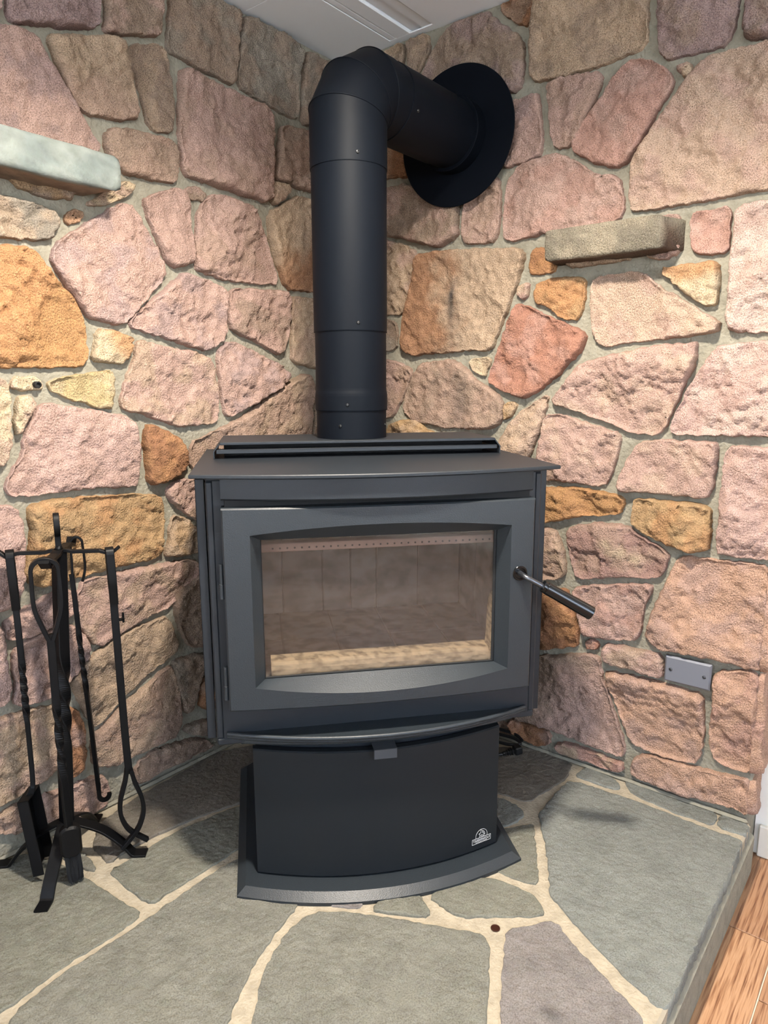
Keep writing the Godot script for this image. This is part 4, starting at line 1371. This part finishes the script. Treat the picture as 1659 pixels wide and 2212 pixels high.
# ------------------------------------------------------------------ stove pipe
func build_pipe() -> void:
	var at := Vector3(0.468, 0, 0.505)
	var p := thing("stove_pipe", "black double wall stove pipe rising from the stove and elbowing into the right wall", "stove pipe", at)
	var m: Material = mats.pipe_paint
	var sec := func(called: String, prof: Array, a: Vector3, d: Vector3) -> MeshInstance3D:
		var st := new_st()
		var q := PackedVector2Array()
		for v in prof:
			q.append(Vector2(v[0], v[1]))
		lathe(st, q, a, d, 96)
		return obj(called, done(st), m, p)
	var base: MeshInstance3D = sec.call("starter_collar", [[0.085, 0.9842], [0.0885, 0.9842], [0.0885, 1.06]], Vector3.ZERO, Vector3.UP)
	var slip: MeshInstance3D = sec.call("lower_pipe", [[0.0885, 1.0515], [0.0908, 1.0515], [0.0914, 1.0535], [0.0914, 1.088], [0.0908, 1.094], [0.0893, 1.101], [0.0888, 1.106], [0.0888, 1.26]], Vector3.ZERO, Vector3.UP)
	var upper: MeshInstance3D = sec.call("upper_pipe", [[0.0885, 1.2425], [0.0908, 1.2425], [0.0912, 1.2445], [0.0912, 1.63]], Vector3.ZERO, Vector3.UP)
	var collar: MeshInstance3D = sec.call("elbow_collar", [[0.0912, 1.6185], [0.0925, 1.6185], [0.0928, 1.620], [0.0928, 1.716]], Vector3.ZERO, Vector3.UP)
	# elbow of four gores: mitred rings
	var e := pivot("elbow", p)
	var r := 0.104
	var bend := Vector3(0, 1.812 - r, -r)
	var pts := [Vector3(0, 1.706, 0)]
	for deg in [15.0, 45.0, 75.0]:
		var a := deg_to_rad(deg)
		pts.append(bend + Vector3(0, sin(a), cos(a)) * r / cos(deg_to_rad(15.0)))
	pts.append(Vector3(0, 1.812, -r - 0.002))
	var dirs := []
	for k in 4:
		dirs.append((pts[k + 1] - pts[k]).normalized())
	for k in 4:
		var st := new_st()
		st.set_smooth_group(3)
		var ra := 0.0922 + 0.0004 * (k % 2)
		var n0: Vector3 = dirs[0] if k == 0 else (dirs[k - 1] + dirs[k]).normalized()
		var n1: Vector3 = dirs[3] if k == 3 else (dirs[k] + dirs[k + 1]).normalized()
		var d: Vector3 = dirs[k]
		var v := d.cross(Vector3.RIGHT).normalized()
		for i in 96:
			var q := []
			for ang in [TAU * i / 96.0, TAU * (i + 1) / 96.0]:
				var o: Vector3 = (Vector3.RIGHT * cos(ang) + v * sin(ang)) * ra
				q.append(pts[k] + o - d * (o.dot(n0) / d.dot(n0)))
				q.append(pts[k + 1] + o - d * (o.dot(n1) / d.dot(n1)))
			quad(st, q[0], q[1], q[3], q[2])
		# seam bead at the end of the gore
		st.set_smooth_group(4)
		if k < 3:
			var path := PackedVector3Array()
			for i in 96:
				var ang := TAU * i / 96.0
				var o: Vector3 = (Vector3.RIGHT * cos(ang) + v * sin(ang)) * (ra + 0.0002)
				path.append(pts[k + 1] + o - d * (o.dot(n1) / d.dot(n1)))
			sweep(st, path, circle(0.0016, 8), n1, PackedFloat32Array(), true, PackedFloat32Array(), true)
		obj("gore", done(st), m, e)
	var run: MeshInstance3D = sec.call("wall_pipe", [[0.0905, 0.0], [0.0905, 0.364]], Vector3(0, 1.812, -r), Vector3(0, 0, -1))
	sec.call("slip_joint", [[0.0905, 0.036], [0.0922, 0.036], [0.0924, 0.038], [0.0924, 0.27], [0.0905, 0.2705]], Vector3(0, 1.812, -r), Vector3(0, 0, -1))
	# flange on the wall: short sleeve and a wide disc
	var st := new_st()
	lathe(st, PackedVector2Array([Vector2(0.188, 0.0), Vector2(0.188, 0.0025), Vector2(0.187, 0.0035), Vector2(0.1, 0.0035), Vector2(0.1, 0.043), Vector2(0.0985, 0.044), Vector2(0.09, 0.044)]), Vector3(0, 1.812, -0.505 + 0.037), Vector3(0, 0, 1), 96)
	obj("wall_flange", done(st), mats.flange_paint, p)
	# screws
	var sm := screw_mesh(0.0042)
	for q in [[slip, 0.007, 1.067, 0.0914, -14.0], [base, 0.0, 1.016, 0.0885, -26.0], [base, 0.0, 1.016, 0.0885, 64.0], [upper, 0.0, 1.26, 0.0912, 4.0], [collar, 0.0, 1.636, 0.0928, 5.0]]:
		var dir := F_DIR.rotated(Vector3.UP, deg_to_rad(q[4]))
		var o := obj("screw", sm, mats.screw_black, q[0])
		o.transform = Transform3D(Basis(Vector3.UP.cross(dir), Vector3.UP, dir), Vector3(dir.x, 0, dir.z) * (q[3] + 0.0003) + Vector3(0, q[2], 0))
	var dd := Vector3(0.9, -0.35, 0).normalized()
	var o2 := obj("screw", sm, mats.screw_black, run)
	o2.transform = Transform3D(Basis(Vector3(0, 0, -1), dd.cross(Vector3(0, 0, -1)), dd), Vector3(0, 1.812, -r - 0.06) + dd * 0.0926)


# ------------------------------------------------------------------ fire tools
func build_tools() -> void:
	var iron: Material = mats.iron
	# stand: square twisted post on four arched feet, four hook arms and a loop on top
	var foot := Vector3(0.138, 0.0, 1.157)
	var root := thing("tool_stand", "black wrought iron fireplace tool stand with twisted post and four arched feet", "tool stand", foot)
	var b := Vector3(-0.004, 0.098, 0.004)
	var t := Vector3(0.012, 0.752, -0.027)
	var st := new_st()
	var path := PackedVector3Array()
	var tw := PackedFloat32Array()
	for i in 141:
		var s := i / 140.0
		path.append(b.lerp(t, s))
		tw.append(0.35 + TAU * 0.75 * smoothstep(0.26, 0.66, s))
	sweep(st, path, rect(0.0255, 0.0255, 0.002), Vector3(0.4, 0, 1), tw)
	obj("post", done(st), iron, root)
	for f in [Vector3(0.108, 0, 0.124), Vector3(0.117, 0, -0.113), Vector3(-0.108, 0, 0.116), Vector3(-0.105, 0, -0.118)]:
		st = new_st()
		var d: Vector3 = f.normalized()
		var L: float = f.length()
		var pp := spline([b + Vector3(0, 0.004, 0), b + d * 0.02 + Vector3(0, 0.003, 0), d * L * 0.45 + Vector3(0, 0.076, 0), d * L * 0.72 + Vector3(0, 0.038, 0), d * L * 0.86 + Vector3(0, 0.010, 0), d * L * 0.89 + Vector3(0, 0.0075, 0), d * (L + 0.01) + Vector3(0, 0.0065, 0)], 0.006)
		sweep(st, pp, rect(0.029, 0.006, 0.001), Vector3.UP)
		obj("foot", done(st), iron, root)
	# arms: left-right bar and front-back bar, each with upturned ends
	for a in [Vector3(0.080, 0, -0.084), Vector3(0.083, 0, 0.071)]:
		st = new_st()
		var d: Vector3 = a.normalized()
		var L: float = a.length()
		var y := Vector3(0, 0.004, 0)
		var ends := []
		for s in [-1, 1]:
			var q := [t + d * s * (L + 0.012) + Vector3(0, 0.008, 0), t + d * s * (L - 0.006) + Vector3(0, -0.007, 0), t + d * s * (L - 0.03) + Vector3(0, 0.001, 0), t + d * s * 0.03 + Vector3(0, 0.001, 0), t + d * s * 0.018 + y]
			if s > 0:
				q.reverse()
			ends += q
		sweep(st, PackedVector3Array(ends), rect(0.013 if a.z < 0 else 0.022, 0.0075, 0.001), Vector3.UP)
		obj("hook_arm", done(st), iron, root)
	st = new_st()
	lathe(st, PackedVector2Array([Vector2(0.0085, 0.0), Vector2(0.0085, 0.006), Vector2(0.006, 0.011), Vector2(0, 0.012)]), t + Vector3(0, 0.004, 0), Vector3.UP, 12)
	var view := Vector3(0.908, 0, 0.42)
	var loop := []
	for i in 15:
		var a := -PI * 0.5 + TAU * 0.86 * i / 14.0
		loop.append(t + Vector3(0, 0.062, 0) + view * 0.016 * cos(a) + Vector3(0, 0.024 * sin(a), 0))
	loop.push_front(t + Vector3(0, 0.005, 0))
	sweep(st, spline(loop, 0.003), rect(0.006, 0.0125, 0.001), Vector3(-0.42, 0, 0.908))
	obj("carry_loop", done(st), iron, root)
	var hang := foot + t
	var across := Vector3(0.42, 0, -0.908)
	# --- shovel on the left arm
	var h := hang + Vector3(-0.080, 0, 0.084) + across * 0.012
	var tool := thing("fire_shovel", "black iron fireplace shovel hanging at the left of the tool stand", "shovel", Vector3(h.x, 0.0, h.z), Basis.IDENTITY, "fire tools hanging on the stand")
	# local y is height
	st = new_st()
	flat_loop(st, Vector3(0, 0.757, 0), Vector3(0.005, 0.625, 0.0), view, across, 0.013)
	path = spline([Vector3(0.002, 0.66, 0.0), Vector3(0.010, 0.55, 0.002), Vector3(0.022, 0.40, 0.008), Vector3(0.034, 0.24, 0.014), Vector3(0.037, 0.21, 0.018)], 0.006)
	tw = PackedFloat32Array()
	for i in path.size():
		tw.append(TAU * 1.25 * smoothstep(0.52, 0.36, path[i].y))
	sweep(st, path, rect(0.0135, 0.0105, 0.001), view, tw)
	var neck := spline([Vector3(0.037, 0.212, 0.018), Vector3(0.036, 0.196, 0.024), Vector3(0.030, 0.183, 0.034), Vector3(0.032, 0.168, 0.036)], 0.004)
	sweep(st, neck, rect(0.014, 0.006, 0.001), view)
	obj("handle", done(st), iron, tool)
	# pan: a long tray, open towards the post, its tip forward
	var lean := (Vector3.UP - across * 0.10 - view * 0.12).normalized()
	var wide := (-view * 0.96 + across * 0.28).normalized()
	var open := wide.cross(lean).normalized()
	if open.dot(across) < 0:
		open = -open
	wide = lean.cross(open)
	var pt := Transform3D(Basis(wide, lean, open), Vector3(0.034, 0.105, 0.028))
	st = new_st()
	var hw := 0.040
	var hl := 0.090
	bx(st, Vector3(-hw, -hl, -0.002), Vector3(hw, hl, 0.0005), 0.0008, pt)
	bx(st, Vector3(hw - 0.003, -hl, 0.0), Vector3(hw, hl, 0.022), 0.0008, pt)
	bx(st, Vector3(-hw, -hl, 0.0), Vector3(-hw + 0.003, hl, 0.022), 0.0008, pt)
	bx(st, Vector3(-hw, hl - 0.003, 0.0), Vector3(hw, hl, 0.022), 0.0008, pt)
	obj("pan", done(st), iron, tool)
	# --- brush on the front arm
	h = hang + Vector3(0.083, 0, 0.071)
	tool = thing("hearth_brush", "black hearth brush hanging bristles down at the front of the tool stand", "brush", Vector3(h.x - 0.006, 0.0, h.z), Basis.IDENTITY, "fire tools hanging on the stand")
	st = new_st()
	var ax := Vector3(0.42, 0, -0.908)
	flat_loop(st, Vector3(0, 0.762, 0), Vector3(0, 0.585, 0), ax, view, 0.026)
	path = spline([Vector3(0, 0.60, 0), Vector3(-0.001, 0.42, 0.001), Vector3(-0.002, 0.24, 0.0), Vector3(-0.004, 0.105, -0.004)], 0.006)
	tw = PackedFloat32Array()
	for i in path.size():
		tw.append(TAU * 1.1 * smoothstep(0.47, 0.25, path[i].y))
	sweep(st, path, rect(0.0165, 0.010, 0.001), view, tw)
	obj("handle", done(st), iron, tool)
	st = new_st()
	# ferrule: a flattened rounded block
	var fr := Transform3D(Basis(ax, Vector3.UP, view), Vector3(-0.004, 0.0, -0.004))
	prism(st, rounded(0.0225, 0.038, 0.018), -0.0125, 0.0125, 0.005, fr * Transform3D(Basis.IDENTITY, Vector3(0, 0.112, 0)), true)
	obj("ferrule", done(st), mats.leather, tool)
	st = new_st()
	var rng := RandomNumberGenerator.new()
	rng.seed = 9
	for i in 420:
		var u := rng.randf_range(-0.0165, 0.0165)
		var w := rng.randf_range(-0.010, 0.010)
		var a := fr * Vector3(u, 0.088, w)
		var c := fr * Vector3(u * 0.85 + 0.004 + rng.randf_range(-0.003, 0.003), 0.016 + rng.randf_range(-0.006, 0.012), w * 1.2 + rng.randf_range(-0.002, 0.002))
		sweep(st, PackedVector3Array([a, a.lerp(c, 0.5) + Vector3(rng.randf_range(-0.001, 0.001), 0, 0), c]), circle(0.0008, 3), view)
	var br := obj("bristles", done(st), mats.bristle, tool)
	br.set_meta("kind", "stuff")
	# --- poker at the back
	h = hang + Vector3(-0.083, 0, -0.071)
	tool = thing("fire_poker", "black iron fireplace poker with a hooked end, at the back of the tool stand", "poker", Vector3(h.x + 0.01, 0.0, h.z), Basis.IDENTITY, "fire tools hanging on the stand")
	st = new_st()
	var pk := []
	for i in 9:
		var a := PI * (1.0 - i / 8.0)
		pk.append(ax * (0.013 * cos(a) + 0.006) + Vector3(0, 0.748 + 0.016 * sin(a), 0))
	pk.append(ax * 0.021 + Vector3(0, 0.69, 0))
	pk.append(ax * 0.013 + Vector3(0, 0.655, 0))
	pk.push_front(ax * -0.007 + Vector3(0, 0.70, 0))
	pk.push_front(ax * -0.009 + Vector3(0, 0.66, 0))
	sweep(st, spline(pk, 0.004), rect(0.0055, 0.011, 0.001), view)
	path = spline([ax * -0.010 + Vector3(0, 0.675, 0), ax * -0.008 + Vector3(0, 0.64, 0), ax * -0.004 + Vector3(0, 0.5, 0), ax * 0.004 + Vector3(0, 0.3, 0), ax * 0.010 + Vector3(0, 0.11, 0)], 0.006)
	tw = PackedFloat32Array()
	for i in path.size():
		tw.append(TAU * 1.2 * smoothstep(0.55, 0.36, path[i].y))
	sweep(st, path, rect(0.0115, 0.0095, 0.001), view, tw)
	obj("shaft", done(st), iron, tool)
	st = new_st()
	var hk := []
	for i in 9:
		var a := PI + PI * 1.05 * i / 8.0
		hk.append(ax * (0.022 + 0.012 * cos(a)) + Vector3(0, 0.092 + 0.014 * sin(a), 0))
	hk.push_front(ax * 0.010 + Vector3(0, 0.13, 0))
	sweep(st, spline(hk, 0.003), rect(0.0105, 0.008, 0.001), view)
	obj("hook", done(st), iron, tool)
	# --- tongs on the right arm
	h = hang + Vector3(0.080, 0, -0.084)
	tool = thing("log_tongs", "black iron log tongs with crossed bowed jaws at the right of the tool stand", "tongs", Vector3(h.x - 0.004, 0.0, h.z + 0.008), Basis.IDENTITY, "fire tools hanging on the stand")
	st = new_st()
	flat_loop(st, Vector3(0, 0.757, 0), Vector3(0.004, 0.63, 0), view, across, 0.012)
	path = spline([Vector3(0.002, 0.645, 0), Vector3(0.006, 0.5, 0.001), Vector3(0.010, 0.3, 0.001), Vector3(0.013, 0.215, 0.0)], 0.01)
	sweep(st, path, rect(0.0165, 0.008, 0.001), view)
	obj("shaft", done(st), iron, tool)
	for s in [-1, 1]:
		st = new_st()
		var jaw := spline([Vector3(0.013, 0.226, 0) + across * s * 0.004, Vector3(0.013, 0.195, 0) + across * s * 0.010, Vector3(0.013, 0.150, 0) + across * s * 0.023, Vector3(0.013, 0.112, 0) + across * s * 0.025, Vector3(0.013, 0.075, 0) + across * s * 0.013, Vector3(0.013, 0.052, 0) - across * s * 0.006, Vector3(0.015, 0.030, 0.0) - across * s * 0.030], 0.005)
		var shifted := PackedVector3Array()
		for q in jaw:
			shifted.append(q + view * s * 0.0042)
		sweep(st, shifted, rect(0.0095, 0.0145, 0.001), view)
		obj("jaw", done(st), iron, tool)
	st = new_st()
	bx(st, Vector3(-0.002, 0.588, -0.013), Vector3(0.012, 0.592, -0.006), 0.0005)
	bx(st, Vector3(0.001, 0.58, -0.0215), Vector3(0.006, 0.604, -0.0175), 0.001)
	bx(st, Vector3(0.0005, 0.588, -0.020), Vector3(0.0065, 0.592, -0.004), 0.0005)
	obj("catch", done(st), iron, tool)


# a narrow loop of flat bar from the hook point down to the shaft
func flat_loop(st: SurfaceTool, top: Vector3, low: Vector3, wide: Vector3, thin: Vector3, r: float) -> void:
	var p := [low - wide * 0.003, low.lerp(top, 0.22) - wide * r * 0.62]
	p.append(low.lerp(top, 0.45) - wide * r)
	p.append(top - Vector3(0, r * 1.1, 0) - wide * r)
	for i in 7:
		var a := PI - PI * i / 6.0
		p.append(top + Vector3(0, r * sin(a) * 0.9 - r * 0.9, 0) + wide * r * cos(a))
	p.append(top - Vector3(0, r * 1.1, 0) + wide * r)
	p.append(low.lerp(top, 0.45) + wide * r)
	p.append(low.lerp(top, 0.22) + wide * r * 0.62)
	p.append(low + wide * 0.003)
	sweep(st, spline(p, 0.004), rect(0.0085, 0.0175, 0.001), thin)


func rounded(hx: float, hy: float, r: float) -> PackedVector2Array:
	var p := PackedVector2Array()
	for c in [[1, -1, -90], [1, 1, 0], [-1, 1, 90], [-1, -1, 180]]:
		for i in 7:
			var a := deg_to_rad(c[2] + 15.0 * i)
			p.append(Vector2(c[0] * (hx - r), c[1] * (hy - r)) + Vector2(cos(a), sin(a)) * r)
	return p


# ------------------------------------------------------------------ ledges and small things
func ledge_mesh(lo: Vector3, hi: Vector3, slant0: float, slant1: float, seed_: int, ca: Color, cb: Color, corner: float, under: Color) -> ArrayMesh:
	# a hewn block standing out of the wall: x along the wall, z outwards; the ends may slant, edges chipped
	var verts := PackedVector3Array()
	var cols := PackedColorArray()
	var idx := PackedInt32Array()
	var nx := 48
	var ring := []
	# section outline (z, y), going round front, bottom, top
	var h := (hi.y - lo.y)
	var d := hi.z - lo.z
	var sect := []
	for k in 9:
		sect.append(Vector2(d * k / 9.0, 0))
	for k in 9:
		sect.append(Vector2(d, h * k / 9.0))
	for k in 10:
		sect.append(Vector2(d * (1.0 - k / 9.0), h))
	var m := sect.size()
	for i in nx + 1:
		var s := float(i) / nx
		for k in m:
			var q: Vector2 = sect[k]
			var f := q.x / d
			var x0 := lo.x + slant0 * (1.0 - f)
			var x1 := hi.x + slant1 * (1.0 - f)
			var x := lerpf(x0, x1, s)
			# round the far ends a little
			var endd := minf(s, 1.0 - s) * (x1 - x0)
			var sq := clampf(endd / corner, 0.0, 1.0)
			var shrink := 1.0 - sqrt(1.0 - (1.0 - sq) * (1.0 - sq))
			var yy := q.y + (h * 0.5 - q.y) * 0.16 * shrink * (corner / 0.02)
			var p := Vector3(x, lo.y + yy, lo.z + q.x)
			var e := Vector2(q.x - d, minf(q.y, h - q.y)).length()
			var chip := maxf(0.0, 0.012 - e) * 0.25
			var a := n_mid.get_noise_3d(p.x + seed_, p.y * 1.3, p.z)
			var b := n_low.get_noise_3d(p.x + seed_, p.y, p.z)
			var r := n_ridge.get_noise_3d(p.x * 0.8 + seed_, p.y * 1.6, p.z)
			var out := Vector3(0, 0, 0)
			if k >= 9 and k <= 18:
				out.z = a * 0.003 + b * 0.006 - maxf(0.0, r) * 0.004 - chip
			if k < 9:
				out.y = a * 0.002 - b * 0.004 + chip
			if k > 18:
				out.y = a * 0.002 + b * 0.004 - chip
			verts.append(p + out)
			var w := smoothstep(-0.2, 0.35, n_col.get_noise_3d(p.x * 0.8 + seed_, p.y, p.z))
			var c := ca.lerp(cb, w) * (1.0 + 0.2 * a)
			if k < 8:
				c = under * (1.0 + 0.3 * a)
			cols.append(Color(c.r, c.g, c.b))
	for i in nx:
		for k in m - 1:
			var a := i * m + k
			var b := a + 1
			var c := a + m + 1
			var e := a + m
			idx.append_array([a, e, b, b, e, c])
	for s in [0, nx]:
		var mid := Vector3.ZERO
		for k in m:
			mid += verts[s * m + k] / m
		var base := verts.size()
		verts.append(mid)
		cols.append(cols[s * m])
		var first := verts.size()
		for k in m:
			verts.append(verts[s * m + k])
			cols.append(cols[s * m + k] * 1.1)
		for k in m:
			var j := (k + 1) % m
			if s == 0:
				idx.append_array([base, first + k, first + j])
			else:
				idx.append_array([base, first + j, first + k])
	var arrays := []
	arrays.resize(Mesh.ARRAY_MAX)
	arrays[Mesh.ARRAY_VERTEX] = verts
	arrays[Mesh.ARRAY_COLOR] = cols
	arrays[Mesh.ARRAY_INDEX] = idx
	var st := SurfaceTool.new()
	st.create_from_arrays(arrays)
	st.generate_normals()
	return st.commit()


func build_ledges() -> void:
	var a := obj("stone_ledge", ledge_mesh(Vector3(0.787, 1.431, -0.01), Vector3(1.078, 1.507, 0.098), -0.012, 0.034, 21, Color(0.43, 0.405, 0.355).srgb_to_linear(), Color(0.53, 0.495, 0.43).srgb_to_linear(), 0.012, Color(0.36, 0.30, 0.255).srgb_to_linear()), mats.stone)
	a.set_meta("label", "mottled brown grey stone block ledge jutting from the right wall")
	a.set_meta("category", "stone ledge")
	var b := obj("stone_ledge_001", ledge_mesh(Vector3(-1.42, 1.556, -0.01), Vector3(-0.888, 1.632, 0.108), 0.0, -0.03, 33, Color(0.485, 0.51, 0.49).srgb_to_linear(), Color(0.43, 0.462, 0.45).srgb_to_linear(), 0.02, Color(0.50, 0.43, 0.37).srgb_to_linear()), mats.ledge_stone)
	b.transform = Transform3D(Basis(Vector3(0, 0, -1), Vector3.UP, Vector3(1, 0, 0)), Vector3.ZERO)
	b.set_meta("label", "pale grey green stone block ledge jutting from the left wall")
	b.set_meta("category", "stone ledge")


func build_small() -> void:
	# blank outlet cover, set level on the right wall
	var p := thing("outlet_cover", "blank grey metal outlet cover plate low on the right stone wall", "outlet cover", Vector3(1.1995, 0.373, 0.0215))
	var st := new_st()
	prism(st, PackedVector2Array([Vector2(-0.0575, -0.0352), Vector2(0.0575, -0.0352), Vector2(0.0575, 0.0352), Vector2(-0.0575, 0.0352)]), -0.004, 0.0052, 0.0042, Transform3D.IDENTITY)
	obj("plate", done(st), mats.plate_grey, p)
	for s in [-1, 1]:
		var q := obj("screw", screw_mesh(0.0045), mats.steel, p)
		q.position = Vector3(s * 0.0415, 0.0, 0.0057)
	# power cord looping out behind the stove
	var c := thing("power_cord", "black power cord with plug coiled on the hearth behind the stove pedestal", "power cord", Vector3(0.66, 0.0, 0.06))
	st = new_st()
	var cord := [Vector3(0.055, 0.012, 0.052), Vector3(0.035, 0.011, 0.066), Vector3(-0.01, 0.011, 0.085), Vector3(-0.08, 0.011, 0.09), Vector3(-0.13, 0.012, 0.05), Vector3(-0.10, 0.02, 0.0), Vector3(-0.02, 0.028, -0.018), Vector3(0.05, 0.030, -0.026), Vector3(0.080, 0.026, -0.014), Vector3(0.05, 0.022, 0.004), Vector3(-0.02, 0.018, 0.010), Vector3(-0.12, 0.012, 0.02), Vector3(-0.2, 0.011, 0.08)]
	sweep(st, spline(cord, 0.006), circle(0.0048, 10), Vector3.UP, PackedFloat32Array(), true)
	cord = [Vector3(0.082, 0.034, -0.022), Vector3(0.05, 0.040, -0.034), Vector3(-0.02, 0.040, -0.030), Vector3(-0.09, 0.032, -0.016), Vector3(-0.16, 0.02, 0.02)]
	sweep(st, spline(cord, 0.006), circle(0.0048, 10), Vector3.UP, PackedFloat32Array(), true)
	obj("cable", done(st), mats.rubber, c)
	st = new_st()
	var pt := Transform3D(Basis(Vector3(0.55, 0.12, -0.82).normalized(), Vector3(-0.06, 0.99, 0.1).normalized(), Vector3(0.83, 0, 0.56)).orthonormalized(), Vector3(0.078, 0.016, 0.012))
	bx(st, Vector3(-0.006, -0.012, -0.013), Vector3(0.018, 0.012, 0.013), 0.003, pt)
	for k in 4:
		bx(st, Vector3(-0.016 - 0.0075 * k, -0.0095 + 0.0012 * k, -0.010 + 0.0012 * k), Vector3(-0.011 - 0.0075 * k, 0.0095 - 0.0012 * k, 0.010 - 0.0012 * k), 0.002, pt)
	bx(st, Vector3(-0.045, -0.0055, -0.0055), Vector3(-0.005, 0.0055, 0.0055), 0.002, pt)
	obj("plug", done(st), mats.rubber, c)
	st = new_st()
	lathe(st, PackedVector2Array([Vector2(0.0098, 0.0), Vector2(0.0098, 0.001), Vector2(0.0092, 0.0016), Vector2(0.0080, 0.0012), Vector2(0.005, 0.0014), Vector2(0, 0.0016)]), Vector3.ZERO, Vector3.UP, 28)
	var coin := obj("coin", done(st), mats.coin_brown)
	coin.position = Vector3(1.037, 0.0012, 0.719)
	coin.set_meta("label", "small dark brown coin lying in the pale mortar joint of the hearth")
	coin.set_meta("category", "coin")
	# recessed ceiling lamp over the hearth
	var l := thing("ceiling_lamp", "round recessed ceiling lamp over the hearth", "ceiling lamp", LAMP_AT)
	st = new_st()
	lathe(st, PackedVector2Array([Vector2(0.062, 0.02), Vector2(0.062, 0.004), Vector2(0.078, -0.004), Vector2(0.086, 0.0), Vector2(0.086, 0.006)]), Vector3.ZERO, Vector3.UP, 40)
	obj("lamp_trim", done(st), mats.trim_white, l)
	st = new_st()
	lathe(st, PackedVector2Array([Vector2(0.0, 0.012), Vector2(0.0615, 0.012), Vector2(0.0615, 0.006), Vector2(0.0, 0.006)]), Vector3.ZERO, Vector3.UP, 40)
	obj("lamp_lens", done(st), mats.lamp, l)


# ------------------------------------------------------------------ scene
const LOGO_Y := 0.049
const LAMP_AT := Vector3(1.07, 2.132, 1.14)


func _ready() -> void:
	var cam := Camera3D.new()
	cam.name = "camera"
	cam.fov = rad_to_deg(2.0 * atan(1106.0 / 1508.7))
	cam.near = 0.02
	add_child(cam)
	cam.transform = Transform3D(Basis(Vector3(0.78141647, -0.00348004, -0.62400015), Vector3(-0.1094527, 0.98371717, -0.14255049), Vector3(0.61433574, 0.1796898, 0.7683119)).orthonormalized(), Vector3(1.65417552, 1.11558396, 1.85724309))
	cam.current = true

	var env := Environment.new()
	env.background_mode = Environment.BG_SKY
	var sky := Sky.new()
	var sm := ProceduralSkyMaterial.new()
	sm.sky_top_color = Color(0.64, 0.72, 0.84)
	sm.sky_horizon_color = Color(0.86, 0.88, 0.90)
	sm.ground_horizon_color = Color(0.62, 0.64, 0.66)
	sm.ground_bottom_color = Color(0.45, 0.465, 0.48)
	sm.sky_energy_multiplier = 3.6
	sm.ground_energy_multiplier = 6.6
	sky.sky_material = sm
	env.sky = sky
	env.tonemap_mode = Environment.TONE_MAPPER_LINEAR
	env.tonemap_exposure = 1.0
	env.sdfgi_enabled = true
	env.ssao_enabled = true
	env.ssil_enabled = true
	var we := WorldEnvironment.new()
	we.name = "environment"
	we.environment = env
	add_child(we)

	var spot := SpotLight3D.new()
	spot.name = "ceiling_lamp_light"
	add_child(spot)
	spot.position = LAMP_AT - Vector3(0, 0.012, 0)
	spot.rotation = Vector3(-PI / 2, 0, 0)
	spot.light_color = Color(1.0, 0.955, 0.895)
	spot.light_energy = 9.8
	spot.light_size = 0.06
	spot.spot_range = 8.0
	spot.spot_angle = 78.0
	spot.spot_angle_attenuation = 0.6
	spot.spot_attenuation = 2.0
	spot.shadow_enabled = true

	make_materials()
	build_walls()
	build_hearth()
	build_room()
	build_ceiling()
	build_stove()
	build_pipe()
	build_ledges()
	build_tools()
	build_small()
